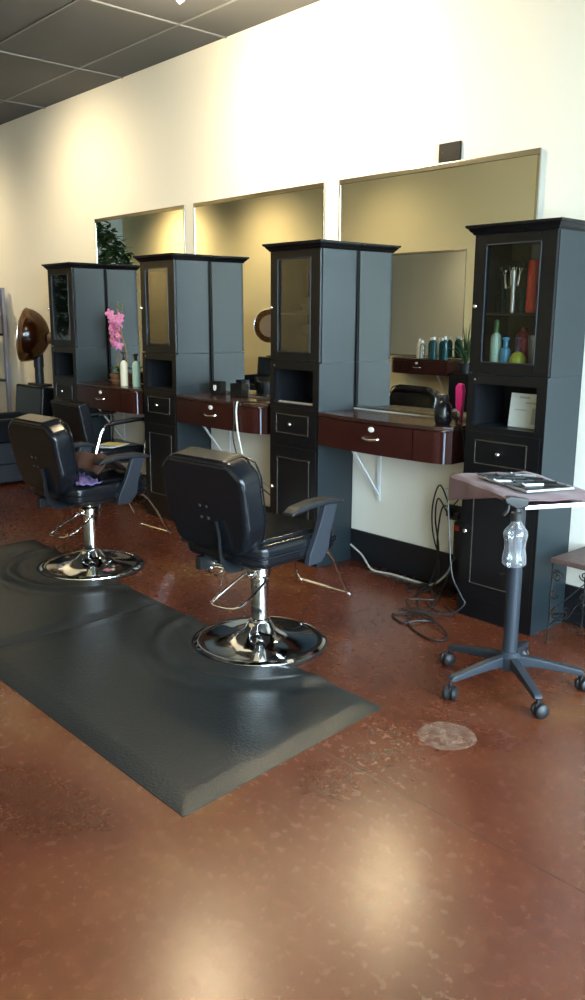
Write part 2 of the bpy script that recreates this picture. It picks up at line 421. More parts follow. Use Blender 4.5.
# ------------------------------------------------------------------ counters
def cfront(x, W=.98):
    # plan curve of the counter front, y negative towards the room
    y = -(.318 + .035 * math.sin(PI * min(x / .95, 1)))
    if x > .88: y += (x - .88) ** 2 / .1 ** 2 * .055
    return y
def plan(off, x0, x1, yb=0, n=24):
    pts = [(x0 + (x1 - x0) * k / n, cfront(x0 + (x1 - x0) * k / n) - off) for k in range(n + 1)]
    return [(x0, yb)] + pts + [(x1, yb)]
def strip(bm, x0, x1, z0, z1, o0, o1, n=14):
    a = [(x0 + (x1 - x0) * k / n, cfront(x0 + (x1 - x0) * k / n)) for k in range(n + 1)]
    poly = [(x, y - o1) for x, y in a] + [(x, y - o0) for x, y in a[::-1]]
    prism(bm, poly, z0, z1, 'z')
def make_counter(label, x):
    r = thing('styling_counter', label, 'counter', (x, 3.868, 0), 0, 'mahogany styling counters under the mirrors')
    bm = BM(); p = plan(.004, 0, .98); prism(bm, p, .968, .991, 'z', .003, 2); obj('counter_top', bm, M_mahtop, r)
    bm = BM(); p = plan(-.012, .002, .972); prism(bm, p, .79, .968, 'z'); obj('counter_body', bm, M_mah, r)
    bm = BM(); strip(bm, .004, .762, .793, .963, -.012, .004); w = obj('drawer', bm, M_mah, r)
    bm = BM(); strip(bm, .77, .93, .793, .963, -.012, .004); obj('side_compartment', bm, M_mah, r)
    hx = .47; hy = cfront(hx) - .004
    bm = BM(); tube(bm, [(hx - .062, hy + .002, .883), (hx - .052, hy - .014, .881), (hx, hy - .022, .876), (hx + .052, hy - .014, .881), (hx + .062, hy + .002, .883)], .005, 8, smooth=4, flat=1.4); obj('handle', bm, M_chromer, w)
    bm = BM()
    lathe(bm, [(.02, 0), (.02, .004), (.014, .006), (0, .006)], 18, Matrix.Translation((hx + .005, hy, .935)) @ Matrix.Diagonal((1.1, 1, .75, 1)) @ Matrix.Rotation(PI / 2, 4, 'X')); obj('lock_plate', bm, M_whitep, w)
    # metal corner post
    bm = BM(); tube(bm, [(.945, cfront(.945) + .002, .79), (.945, cfront(.945) + .002, .965)], .006, 8); obj('corner_trim', bm, M_grey, r)
    bm = BM(); box(bm, .928, .962, cfront(.945) - .012, cfront(.945) + .02, .962, .972, .003); obj('corner_clip', bm, M_chromer, r)
    # white wall brackets
    for bx in (.22,):
        bm = BM(); box(bm, bx - .014, bx + .014, -.004, .006, .43, .79, .002); box(bm, bx - .014, bx + .014, -.26, .0, .781, .79, .002)
        M = Matrix.Translation((bx, -.004, .47)) @ Matrix.Rotation(math.atan2(.24, .31), 4, 'X')
        box(bm, -.012, .012, -.004, .004, 0, math.hypot(.24, .31), .001, M=M)
        for zz in (.45, .52): lathe(bm, [(.004, 0), (.003, .003), (0, .003)], 8, Matrix.Translation((bx, -.004, zz)) @ Matrix.Rotation(PI / 2, 4, 'X'))
        obj('shelf_bracket', bm, M_white, r, 'white metal bracket')
    return r
CX = [TX[k] + TW / 2 + .003 for k in range(3)]
counters = [make_counter('mahogany styling counter at the left with an orchid on it', CX[0])]
counters.append(dup(counters[0], 'mahogany styling counter in the middle with a white cord hanging over its front', (CX[1], 3.868, 0)))
counters.append(dup(counters[0], 'nearest mahogany styling counter with a pink hair tool at its right end', (CX[2], 3.868, 0)))

# ------------------------------------------------------------------ mirrors
M_frame = mat('mirror_frame_metal', (.50, .48, .42), .22, 1)
def make_mirror(label, x0, x1, z0, z1, yface, sgn=-1, group='wall mirrors over the counters', tilt=.0049):
    r = thing('wall_mirror', label, 'mirror', ((x0 + x1) / 2, yface, z0), 0 if sgn < 0 else PI, group)
    r.rotation_euler.x = tilt; w = (x1 - x0) / 2; h = z1 - z0
    bm = BM(); box(bm, -w + .006, w - .006, -.006, -.001, .006, h - .006); obj('mirror_glass', bm, M_mirror, r, smooth=False)
    bm = BM()
    for a, b_, c, d in ((-w, w, 0, .02), (-w, w, h - .030, h), (-w, -w + .014, .02, h - .030), (w - .018, w, .02, h - .030)): box(bm, a, b_, -.012, .0, c, d, .004)
    obj('mirror_frame', bm, M_frame, r)
    return r
make_mirror('wall mirror at the left with leafy tree and pale blue wall reflected', -6.921, -5.55, .998, 2.385, YW)
make_mirror('middle wall mirror above the station between the two left towers and the third', -5.433, -4.023, .998, 2.385, YW)
make_mirror('nearest wall mirror, under the black wall plate, by the bottle tower', -3.891, -2.482, .998, 2.383, YW)

bm = BM(); box(bm, -.073, .073, -.014, 0, -.048, .048, .003); o = obj('wall_plate', bm, M_greyp)
MATS['slate_grey_plastic']
o.data.materials[0] = mat('charcoal_plate', (.008, .008, .010), .5, spec=.25)
o.location = (-3.052, YW, 2.437); tag(o, 'small black plate on the wall above the nearest mirror', 'wall plate')
for sx in (-.045, .045):
    bm = BM(); lathe(bm, [(.005, 0), (.004, .002), (0, .003)], 8, Matrix.Translation((sx, -.014, 0)) @ Matrix.Rotation(PI / 2, 4, 'X')); obj('screw', bm, M_greyp, o)

# ------------------------------------------------------------------ styling chairs
def back_outline(hw_top=.195, hw=.27, hb=.20, z0=.555, z1=.985):
    return [(-hb + .03, z0), (hb - .03, z0), (hb + .02, z0 + .02), (hw - .01, z0 + .12), (hw, z1 - .12), (hw - .005, z1 - .06), (hw_top, z1), (-hw_top, z1), (-hw + .005, z1 - .06), (-hw, z1 - .12), (-hw + .01, z0 + .12), (-hb - .02, z0 + .02)]
def make_chair(label, x, y, rz):
    r = thing('styling_chair', label, 'chair', (x, y, 0), rz, 'hydraulic styling chairs')
    # chrome base disc
    bm = BM()
    lathe(bm, [(0, .004), (.318, .004), (.322, .008), (.320, .016), (.306, .024), (.296, .021), (.27, .020), (.20, .028), (.14, .042), (.10, .060), (.075, .085), (.060, .110), (.052, .118), (.0, .118)], 64)
    obj('base_plate', bm, M_chrome, r)
    bm = BM(); lathe(bm, [(.324, .0), (.328, .003), (.328, .009), (.322, .012), (.318, .008), (.318, 0)], 64); obj('rubber_rim', bm, M_plastic, r)
    bm = BM()
    lathe(bm, [(.050, .110), (.050, .128), (.043, .132), (.043, .335), (.052, .345), (.052, .385), (.038, .392), (0, .392)], 32)
    box(bm, -.03, .03, -.06, -.035, .352, .385, .004); box(bm, -.012, .012, -.085, .085, .35, .365, .003)
    obj('hydraulic_column', bm, M_chrome, r)
    bm = BM(); lathe(bm, [(.018, .385), (.018, .47), (0, .47)], 20); obj('piston', bm, M_chrome, r)
    # pump lever: bent rod loop at the rear left
    bm = BM(); tube(bm, [(.045, .0, .355), (.075, -.05, .33), (.06, -.20, .245), (-.075, -.235, .235), (-.10, -.20, .250), (-.075, -.04, .335), (-.045, .0, .355)], .006, 8, smooth=5)
    obj('pump_lever', bm, M_chrome, r)
    # under-seat mechanism
    bm = BM(); box(bm, -.16, .16, -.14, .16, .435, .475, .006); box(bm, -.16, -.12, -.27, -.10, .40, .465, .006); box(bm, -.12, .05, -.16, -.10, .42, .455, .005)
    obj('seat_mechanism', bm, M_plastic, r)
    bm = BM(); tube(bm, [(-.10, -.20, .425), (-.02, -.21, .43), (.08, -.20, .435)], .009, 8); lathe(bm, [(.016, 0), (.016, .03), (0, .034)], 12, Matrix.Translation((-.10, -.20, .425)) @ Matrix.Rotation(-PI / 2, 4, 'Y')); obj('recline_lever', bm, M_chrome, r)
    # seat
    bm = BM()
    sp = [(-.262, -.23), (-.20, -.27), (.20, -.27), (.262, -.23), (.272, .0), (.27, .20), (.235, .275), (.12, .30), (-.12, .30), (-.235, .275), (-.27, .20), (-.272, 0)]
    prism(bm, sp, .468, .580, 'z', .030, 4); obj('seat', bm, M_vinyl, r)
    bm = BM(); tube(bm, [(a * 1.012, b_ * 1.01, .524) for a, b_ in sp], .0045, 6, closed=True, smooth=4); obj('seat_piping', bm, M_vinyl, r)
    bm = BM(); tube(bm, [(a * .80, b_ * .80, .580) for a, b_ in sp], .006, 6, closed=True, smooth=4); 
    prism(bm, [(a * .80, b_ * .80) for a, b_ in sp], .574, .592, 'z', .008, 2); obj('seat_cushion', bm, M_vinyl, r)
    # backrest, reclined
    R = Matrix.Translation((0, -.195, .56)) @ Matrix.Rotation(math.radians(11), 4, 'X') @ Matrix.Translation((0, 0, -.56))
    bm = BM(); prism(bm, back_outline(), -.125, .0, 'y', .028, 4, M=R); b = obj('backrest', bm, M_vinyl, r)
    bm = BM(); o2 = back_outline(.19, .262, .19, .57, .978)
    tube(bm, [R @ Vector((a, -.002, z)) for a, z in o2], .0045, 6, closed=True, smooth=3); obj('back_piping', bm, M_vinyl, b)
    bm = BM(); prism(bm, [(-.215, .925), (.215, .925), (.205, .965), (.17, .992), (-.17, .992), (-.205, .965)], -.122, .012, 'y', .020, 4, M=R); obj('head_roll', bm, M_vinyl, b)
    for sx in (-.022, .022):
        for zz in (.715, .770):
            bm = BM(); lathe(bm, [(.008, 0), (.007, .003), (0, .004)], 10, R @ Matrix.Translation((sx, -.125, zz)) @ Matrix.Rotation(PI / 2, 4, 'X'))
            obj('back_bolt', bm, M_greyp, b)
    # bent support bar
    bm = BM(); tube(bm, [R @ Vector((.075, -.130, .71)), R @ Vector((.085, -.134, .64)), Vector((.085, -.340, .57)), Vector((.085, -.325, .50)), Vector((.07, -.26, .455)), Vector((.05, -.10, .450))], .030, 8, smooth=5, flat=.25); obj('back_support', bm, M_plastic, r)
    # arms
    for s in (-1, 1):
        bm = BM()
        M = Matrix.Translation((s * .295, 0, 0))
        pad = [(-.13, .715), (-.09, .738), (.02, .752), (.15, .752), (.215, .738), (.235, .722), (.22, .712), (.15, .722), (.02, .722), (-.09, .708), (-.13, .705)]
        prism(bm, pad, -.034, .034, 'x', .008, 3, M=M)
        w = obj('armrest', bm, M_plastic, r)
        bm = BM()
        sup = [(.125, .724), (.21, .724), (.205, .69), (.165, .58), (.15, .50), (.10, .445), (.01, .445), (.02, .50), (.075, .60)]
        prism(bm, sup, -.016 * 1, .016, 'x', .006, 2, M=Matrix.Translation((s * .287, 0, 0)))
        obj('arm_support', bm, M_greyp if False else M_armg, w)
    # foot rest
    bm = BM()
    tube(bm, [(-.14, .24, .455), (-.16, .34, .42), (-.195, .50, .18), (-.185, .53, .155), (.115, .53, .155), (.13, .50, .18), (.14, .34, .42), (.13, .24, .455)], .0085, 8, smooth=4)
    obj('footrest', bm, M_chrome, r)
    return r
M_armg = mat('arm_support_plastic', (.022, .026, .034), .42)
ch1 = make_chair('nearest black styling chair with an empty seat on a round chrome base', -2.99, 2.48, math.radians(6))
ch2 = dup(ch1, 'black styling chair behind and left, with a brown towel on its seat', (-4.67, 2.49, 0), math.radians(4))

# things on chair two's seat
def cloth(name, w, d, h, m, amp, label, cat, loc, rz, nx=26, ny=20, thick=.004, fn=None):
    bm = BM(); V = []
    for i in range(nx + 1):
        row = []
        for j in range(ny + 1):
            u, v = i / nx - .5, j / ny - .5
            z = fn(u, v) if fn else amp * (math.sin(u * 9 + v * 5) * math.cos(v * 8 - u * 3) * .5 + .5) + h
            row.append(bm.verts.new((u * w + .01 * math.sin(v * 9), v * d + .01 * math.sin(u * 11), z)))
        V.append(row)
    for i in range(nx):
        for j in range(ny): bm.faces.new((V[i][j], V[i + 1][j], V[i + 1][j + 1], V[i][j + 1]))
    o = obj(name, bm, m); s = o.modifiers.new('thickness', 'SOLIDIFY'); s.thickness = thick; s.offset = 1
    o.location = loc; o.rotation_euler = (0, 0, rz); tag(o, label, cat); return o
cloth('towel', .40, .36, 0, M_btowel, 0, 'brown towel leaning on the seat of the left styling chair', 'towel', (-4.60, 2.56, .598), .1,
      fn=lambda u, v: .012 + .13 * math.exp(-((v + .20) / .30) ** 2) * (1 - .35 * abs(u)) + .008 * math.sin(u * 16 + v * 9))
cloth('folded_cloth', .38, .14, 0, M_purple, 0, 'crumpled purple patterned cloth at the back of the left styling chair seat', 'cloth', (-4.52, 2.36, .597), -.15,
      fn=lambda u, v: .010 + .008 * math.sin(u * 21 + v * 6) * math.cos(v * 13))

# chair with chrome arms at station one
def make_arm_chair(label, x, y, rz):
    r = thing('chrome_arm_chair', label, 'chair', (x, y, 0), rz)
    R = Matrix.Translation((0, -.10, .45)) @ Matrix.Rotation(math.radians(11), 4, 'X') @ Matrix.Translation((0, 0, -.45))
    bm = BM(); box(bm, -.255, .255, -.10, 0, .42, .91, .020, 4, M=R); obj('backrest', bm, M_vinyl, r)
    bm = BM(); box(bm, -.245, .245, -.11, .32, .40, .52, .03, 4); obj('seat', bm, M_vinyl, r)
    for s in (-1, 1):
        bm = BM(); X = s * .275
        tube(bm, [(X * .85, -.17, .40), (X, -.17, .44), (X, -.13, .58), (X, -.08, .69), (X, .0, .715), (X, .25, .735)], .012, 8, smooth=5)
        tube(bm, [(X * .85, .26, .42), (X, .28, .46), (X, .30, .70), (X, .25, .735)], .011, 8, smooth=4)
        a = obj('arm_frame', bm, M_chrome, r)
        bm = BM(); prism(bm, [(-.05, .712), (0, .738), (.20, .755), (.31, .752), (.32, .735), (.2, .735), (0, .716)], -.024, .024, 'x', .006, 2, M=Matrix.Translation((X, 0, 0)))
        obj('arm_pad', bm, M_plastic, a)
    bm = BM(); box(bm, -.2, .2, -.1, .28, .38, .405, .005); obj('seat_plate', bm, M_plastic, r)
    for s in (-1, 1):
        for y0, y1 in ((-.08, -.14), (.24, .30)):
            bm = BM(); tube(bm, [(s * .19, y0, .40), (s * .235, (y0 + y1) / 2, .22), (s * .25, y1, .0)], .011, 8); obj('leg', bm, M_plastic, r)
    return r
make_arm_chair('black chair with chrome tube arms pushed in under the orchid counter', -6.19, 3.40, math.radians(-2))
bm = BM(); box(bm, -.10, .10, -.13, .13, 0, .006, .001); o = obj('magazine', bm, M_paper); o.location = (-6.08, 3.46, .5202); o.rotation_euler = (0, 0, .5)
tag(o, 'white and yellow magazine lying on the chrome-armed chair seat', 'magazine')
bm = BM(); box(bm, -.09, .09, 0, .115, .006, .0065); obj('cover_picture', bm, M_yel, o, 'yellow panel')
bm = BM(); box(bm, -.09, .09, -.08, -.05, .006, .0065); box(bm, -.09, .05, -.11, -.095, .006, .0065); obj('cover_print', bm, M_inkm, o, 'dark printed bands')

# small chrome wire stand on the floor behind the near chair
bm = BM(); tube(bm, [(-.02, .10, .006), (-.09, .02, .006), (-.07, -.03, .01), (.06, -.06, .006), (.10, -.04, .05), (.02, .06, .09), (-.05, .09, .05), (-.02, .10, .006)], .006, 8, smooth=4)
o = obj('wire_stand', bm, M_chrome); o.location = (-4.05, 3.02, 0); tag(o, 'small bent chrome wire stand on the floor past the nearest chair', 'wire stand')

# ------------------------------------------------------------------ anti-fatigue mats
def make_mat(label, corners, cut, ring):
    # corners in order front-left, front-right, back-right, back-left
    FL, FR, BR, BL = [Vector((*c, 0)) for c in corners]
    NX, NY = 150, 96; bm = BM(); V = {}
    def pos(i, j):
        u, v = i / NX, j / NY
        return (FL * (1 - u) + FR * u) * (1 - v) + (BL * (1 - u) + BR * u) * v
    wid, dep = (FR - FL).length, (BL - FL).length
    for i in range(NX + 1):
        for j in range(NY + 1):
            p = pos(i, j)
            e = min(i / NX * wid, (1 - i / NX) * wid, j / NY * dep, (1 - j / NY) * dep)
            z = .003 + .0115 * min(1, e / .085) ** .8
            d = math.hypot(p.x - cut[0], p.y - cut[1])
            z += .014 * math.exp(-((d - ring) / .035) ** 2) - .004 * math.exp(-((d - ring - .085) / .04) ** 2) * (e > .05)
            z += .0035 * math.sin(p.x * 5.2 + 1) * math.sin(p.y * 4.6)* min(1, e / .15)
            if d < cut[2] + .001:                  # push verts out to the cut-out rim
                dv = Vector((p.x - cut[0], p.y - cut[1], 0)); 
                if dv.length < 1e-4: dv = Vector((0, -1, 0))
                if d > cut[2] - .02: p = Vector((cut[0], cut[1], 0)) + dv.normalized() * cut[2]; z = max(z * .9, .003)
                else: continue
            V[i, j] = bm.verts.new((p.x, p.y, z))
    for i in range(NX):
        for j in range(NY):
            q = [(i, j), (i + 1, j), (i + 1, j + 1), (i, j + 1)]
            if all(k in V for k in q): bm.faces.new([V[k] for k in q])
    # skirt to the floor
    be = [e for e in bm.edges if len(e.link_faces) == 1]
    low = {}
    for e in be:
        for v in e.verts:
            if v not in low: low[v] = bm.verts.new((v.co.x, v.co.y, .0))
    for e in be:
        a, b_ = e.verts
        try: bm.faces.new((a, b_, low[b_], low[a]))
        except ValueError: pass
    for v in list(bm.verts):
        if not v.link_faces: bm.verts.remove(v)
    o = obj('floor_mat', bm, M_rubber); tag(o, label, 'floor mat', 'black rubber anti-fatigue mats under the styling chairs'); return o
make_mat('nearest black rubber floor mat, whole front corner in view', [(-3.728, 1.345), (-2.013, 1.352), (-2.117, 2.401), (-3.794, 2.43)], (-2.99, 2.48, .335), .50)
make_mat('black rubber floor mat under the left styling chair', [(-5.50, 1.33), (-3.735, 1.345), (-3.80, 2.43), (-5.528, 2.50)], (-4.67, 2.49, .335), .50)

# ------------------------------------------------------------------ rolling cart
cart = thing('rolling_cart', 'grey five-legged rolling cart with a towel-covered tray', 'cart', (-1.905, 2.975, 0))
bm = BM(); lathe(bm, [(.050, .085), (.052, .14), (.040, .155), (.036, .16), (0, .16)], 24); obj('hub', bm, M_greyp, cart)
bm = BM(); lathe(bm, [(.031, .155), (.031, .52), (.029, .525), (.029, .872), (0, .872)], 24); obj('column', bm, M_greyp, cart)
for k in range(5):
    a = math.radians(182 + 72 * k); M = Matrix.Rotation(a, 4, 'Z')
    bm = BM()
    prism(bm, [(.03, .095), (.04, .145), (.12, .135), (.30, .100), (.315, .085), (.30, .075), (.12, .095)], -.018, .018, 'y', .006, 2, M=M)
    leg = obj('leg', bm, M_greyp, cart)
    c = M @ Vector((.305, 0, 0))
    sw = a + random.uniform(.6, 2.4); W = Matrix.Translation((c.x, c.y, 0)) @ Matrix.Rotation(sw, 4, 'Z')
    bm = BM()
    for s in (-1, 1): lathe(bm, [(0, .004), (.024, .004), (.031, .009), (.030, .022), (.020, .031), (0, .033)] if s > 0 else [(0, -.004), (.024, -.004), (.031, -.009), (.030, -.022), (.020, -.031), (0, -.033)], 20, W @ Matrix.Translation((.012, 0, .031)) @ Matrix.Rotation(PI / 2, 4, 'X'))
    lathe(bm, [(.007, .03), (.007, .082), (0, .082)], 10, W)
    box(bm, -.012, .030, -.006, .006, .018, .06, .003, M=W)
    obj('caster', bm, M_plastic, leg)
A = Vector((-2.20, 2.91, 0)); ang = math.atan2(-.448, .894)
TM = Matrix.Translation(Vector((-2.20, 2.91, 0)) - Vector((-1.905, 2.975, 0))) @ Matrix.Rotation(ang, 4, 'Z')   # tray frame, origin at its left corner
TL_, TWd = .60, .37
bm = BM(); box(bm, 0, TL_, 0, TWd, .872, .878, .001, M=TM)
for a, b_, c, d in ((0, TL_, 0, .012), (0, TL_, TWd - .012, TWd), (0, .012, .012, TWd - .012), (TL_ - .012, TL_, .012, TWd - .012)): box(bm, a, b_, c, d, .872, .888, .003, M=TM)
obj('tray', bm, M_chromer, cart, 'silver metal tray')
CO = Vector((-1.905, 2.975, 0)); TMW = Matrix.Translation(CO) @ TM
# towel draped over the tray
def towel():
    bm = BM(); nx, ny = 40, 34; V = []
    for i in range(nx + 1):
        row = []
        for j in range(ny + 1):
            u = .012 + (TL_ - .03) * i / nx; s = -.105 + (TWd + .075) * j / ny
            over = .105
            if s < -.006: yy = -.012 - .004 * math.sin(u * 30); z = .896 + (s + .006) * max(.12, 1.15 - u / .42 if u < .47 else .12) - .002
            else: yy = s; z = .896 + .0022 * math.sin(u * 23 + s * 14) + .002 * math.sin(s * 41)
            row.append(bm.verts.new(TMW @ Vector((u - .012 * (s < 0), yy, z))))
        V.append(row)
    for i in range(nx):
        for j in range(ny): bm.faces.new((V[i][j], V[i + 1][j], V[i + 1][j + 1], V[i][j + 1]))
    o = obj('towel', bm, M_towel); m = o.modifiers.new('thickness', 'SOLIDIFY'); m.thickness = .004; m.offset = 1
    tag(o, 'mauve towel spread over the cart tray and hanging at its left', 'towel')
towel()
# black board with clips on the towel
bm = BM(); box(bm, -.17, .17, -.11, .11, 0, .008, .002); board = obj('clipboard_tray', bm, M_silver); board.matrix_world = TMW @ Matrix.Translation((.30, .17, .9075)) @ Matrix.Rotation(.08, 4, 'Z')
tag(board, 'flat silver-edged tray lying on the mauve towel', 'tray')
bm = BM(); box(bm, -.16, .16, -.10, .10, .008, .010); obj('tray_liner', bm, M_cord, board, 'black liner')
clipM = [M_cord, M_cord, M_silver, M_cord]
for k in range(12):
    bm = BM(); L_ = random.uniform(.07, .11)
    box(bm, -L_ / 2, L_ / 2, -.005, .005, .004, .009, .002); box(bm, -L_ / 2, L_ / 2, -.005, .005, 0, .003, .001)
    tube(bm, [(-L_ / 2, 0, .004), (-L_ / 2 - .012, 0, .012)], .003, 6)
    o = obj('hair_clip', bm, clipM[k % 4]); o.matrix_world = TMW @ Matrix.Translation((.165 + .024 * k, .15 + .07 * ((k * 7) % 3 - 1) , .9182)) @ Matrix.Rotation(1.25 + .3 * math.sin(k * 2.1), 4, 'Z')
    tag(o, ('silver' if k % 4 == 2 else 'black') + ' hair clip lying on the tray of the rolling cart', 'hair clip', 'silver hair clips on the cart' if k % 4 == 2 else 'black hair clips on the cart')
# spray bottle hanging on the tray edge
sb = thing('spray_bottle', 'clear water spray bottle hanging from the near edge of the cart tray', 'spray bottle', tuple(TMW @ Vector((.628, -.050, .672))), ang); sb.scale = (1.3, 1.3, 1.08)
bm = BM(); lathe(bm, [(0, 0), (.028, .002), (.034, .010), (.033, .035), (.029, .060), (.030, .085), (.034, .108), (.032, .122), (.018, .145), (.014, .152), (.014, .172)], 24); obj('bottle_body', bm, M_clearb, sb)
bm = BM(); lathe(bm, [(0, .004), (.026, .006), (.031, .012), (.030, .035), (.027, .060), (.028, .085), (.031, .100), (0, .100)], 24); obj('water', bm, M_water, sb)
bm = BM(); tube(bm, [(.004, .004, .015), (-.003, 0, .06), (0, 0, .17)], .003, 6, smooth=4); obj('dip_tube', bm, M_cord, sb)
bm = BM(); lathe(bm, [(.017, .158), (.017, .185), (.012, .19), (.011, .20), (0, .20)], 18)
prism(bm, [(-.045, .235), (-.03, .245), (.03, .232), (.028, .205), (-.005, .200), (-.040, .222)], -.011, .011, 'x', .004, 2)
prism(bm, [(-.030, .222), (-.022, .222), (-.028, .190), (-.042, .175), (-.045, .180), (-.034, .195)], -.006, .006, 'x', .002, 1)
obj('spray_head', bm, M_cord, sb)

# ------------------------------------------------------------------ wrought iron stool
st = thing('iron_plant_stand', 'low wrought iron stand with scrolls and a brown top, right of the bottle tower', 'stand', (-2.06, 3.515, 0))
S_ = .34
bm = BM(); box(bm, 0, S_, 0, S_, .415, .44, .004); obj('stand_top', bm, M_wood, st)
for lx in (.01, S_ - .01):
    for ly in (.01, S_ - .01):
        bm = BM(); tube(bm, [(lx, ly, .415), (lx, ly, .02), (lx + (.008 if lx > .1 else -.008), ly, 0)], .005, 6); obj('leg', bm, M_iron, st)
def scroll(c, r, s1, s2, turns=1.4, horiz=True):
    pts = []
    for k in range(26):
        t = k / 25; a = turns * 2 * PI * t; rr = r * (1 - .8 * t)
        pts.append((c[0] + s1 * rr * math.cos(a) - s1 * r, c[1] + s2 * rr * math.sin(a)))
    return pts
for side in range(4):
    bm = BM()
    def P(u, z):
        return {0: (u, .01, z), 1: (u, S_ - .01, z), 2: (.01, u, z), 3: (S_ - .01, u, z)}[side]
    tube(bm, [P(.01, .16), P(S_ - .01, .24)], .003, 6)
    for u0, z0, r_, s1, s2 in ((.07, .35, .032, 1, 1), (.07, .17, .032, 1, -1), (S_ - .07, .36, .032, -1, 1), (S_ - .07, .17, .034, -1, -1), (S_ / 2 + .02, .12, .036, 1, 1), (S_ / 2 - .02, .385, .026, -1, -1), (.05, .26, .026, 1, -1)):
        tube(bm, [P(u, z) for u, z in scroll((u0, z0), r_, s1, s2)], .0028, 6)
    tube(bm, [P(.01, .10), P(.07, .14), P(S_ / 2, .09), P(S_ - .07, .14), P(S_ - .01, .10)], .0028, 6, smooth=5)
    obj('scrollwork', bm, M_iron, st)

# ------------------------------------------------------------------ small bottle builder
def bottle(name, prof, m, loc, label, cat='bottle', cap=None, capm=None, group=None, extra=None):
    r = thing(name, label, cat, loc, 0, group)
    bm = BM(); lathe(bm, prof, 20); obj('body', bm, m, r)
    if cap: bm = BM(); lathe(bm, cap, 16); obj('cap', bm, capm, r)
    if extra: obj(extra[0], extra[1], extra[2], r)
    return r
def cyl_prof(r, h, neck=.4): return [(0, 0), (r * .94, 0), (r, .004), (r, h * .72), (r * .85, h * .80), (r * neck, h * .86), (r * neck, h * .9), (0, h * .9)]

# things behind the glass of the right tower (shelf z 1.584 and floor z 1.306)
X4 = TX[3] - .0; fy = 3.553
SH, FL_ = 1.5842, 1.3062
bottle('spray_can', cyl_prof(.027, .21), M_green, (X4 - .112, 3.61, FL_), 'pale green tall bottle at the left behind the tower glass', 'bottle', [(.013, .18), (.013, .235), (.005, .245), (0, .245)], M_leaf)
bottle('spray_bottle', cyl_prof(.026, .13), M_blue, (X4 - .054, 3.61, FL_), 'small blue spray bottle behind the tower glass', 'bottle', [(.012, .11), (.012, .145), (.018, .15), (.018, .16), (0, .162)], M_blue)
bottle('hair_product_bottle', cyl_prof(.040, .22), M_dred, (X4 - .005, 3.69, FL_), 'dark red rounded bottle behind the yellow one in the tower', 'bottle', [(.014, .16), (.016, .205), (0, .21)], M_dred)
bottle('pump_bottle', [(0, 0), (.036, 0), (.042, .01), (.042, .06), (.024, .085), (.010, .093), (0, .093)], M_lime, (X4 + .018, 3.612, FL_), 'squat lime yellow pump bottle behind the tower glass', 'bottle', [(.010, .090), (.010, .115), (.004, .12), (.004, .15), (.016, .153), (.016, .162), (0, .163)], M_purple)
bottle('tumbler', [(.028, 0), (.032, .002), (.044, .17), (.041, .17), (.029, .006), (0, .005)], M_silver, (X4 + .075, 3.68, FL_), 'silver tumbler beside the yellow pump bottle in the tower', 'cup')
bottle('clear_bottle', cyl_prof(.028, .22), M_clearb, (X4 + .135, 3.79, FL_), 'clear tall bottle at the right behind the tower glass', 'bottle', [(.012, .19), (.013, .23), (0, .235)], M_silver)
bottle('hairspray_can', [(0, 0), (.030, 0), (.032, .005), (.032, .235), (.028, .245), (0, .247)], M_red, (X4 + .065, 3.64, SH), 'tall red hairspray can on the upper shelf of the right tower', 'can', [(.026, .245), (.026, .315), (.022, .32), (0, .32)], M_clearb)
bottle('silver_tube', [(0, 0), (.009, 0), (.010, .004), (.010, .20), (0, .205)], M_silver, (X4 - .030, 3.61, SH), 'thin silver tube standing on the upper shelf of the right tower', 'tube')
# scissors hanging in the tower
for k, (dx, dz) in enumerate(((-.085, 0), (-.045, .014), (-.018, .018), (.015, .010))):
    bm = BM()
    bl = BM()
    for s in (-1, 1):
        tube(bm, [(s * .013 + .012 * math.cos(a * PI / 6), 0, .012 * math.sin(a * PI / 6)) for a in range(12)], .0028, 6, closed=True)
        tube(bl, [(s * .010, 0, -.010), (-s * .002, 0, -.05), (-s * .004, 0, -.10)], .003, 6)
    o = obj('scissors', bl, M_chromer); obj('handle', bm, M_cord, o, 'black finger loops'); o.location = (X4 + dx - .035, 3.655, 1.80 + dz); o.rotation_euler = (0, (k - 1.5) * .12, 0)
    tag(o, ['black-handled scissors leftmost on the rack in the right tower', 'black-handled scissors second from left on the rack in the right tower', 'black-handled scissors second from right on the rack in the right tower', 'black-handled scissors rightmost on the rack in the right tower'][k], 'scissors')
# wire rack with combs
rk = thing('tool_rack', 'black wire rack holding scissors and combs behind the tower glass', 'rack', (X4 - .075, 3.73, SH))
bm = BM()
for zz in (.002 + .003, .07): tube(bm, [(-.11, -.05, zz), (.11, -.05, zz), (.11, .05, zz), (-.11, .05, zz)], .003, 6, closed=True)
for k in range(9): tube(bm, [(-.11 + .0275 * k, -.05, .003), (-.11 + .0275 * k, -.05, .07)], .002, 5)
obj('basket', bm, M_iron, rk)
bm = BM(); tube(bm, [(-.10, .0, .003), (-.10, .0, .21), (.06, .0, .215), (.06, 0, .003)], .003, 6); tube(bm, [(-.10, -.04, .19), (.06, -.04, .20)], .003, 6); tube(bm, [(-.10, 0, .195), (-.10, -.04, .19)], .003, 6); tube(bm, [(.06, 0, .205), (.06, -.04, .20)], .003, 6); obj('hanging_rail', bm, M_iron, rk)
for k in range(6):
    bm = BM(); box(bm, -.008, .008, -.002, .002, 0, .095 + .012 * (k % 3), .001); box(bm, -.003, .003, -.0018, .0018, -.0, -.0 + .04)
    o = obj('hair_comb', bm, M_teal if k % 2 else M_cord); o.location = (X4 - .150 + .028 * k, 3.665, SH + .001)
    tag(o, 'slim hair comb standing in the wire rack behind the tower glass', 'comb', 'combs in the tower rack')
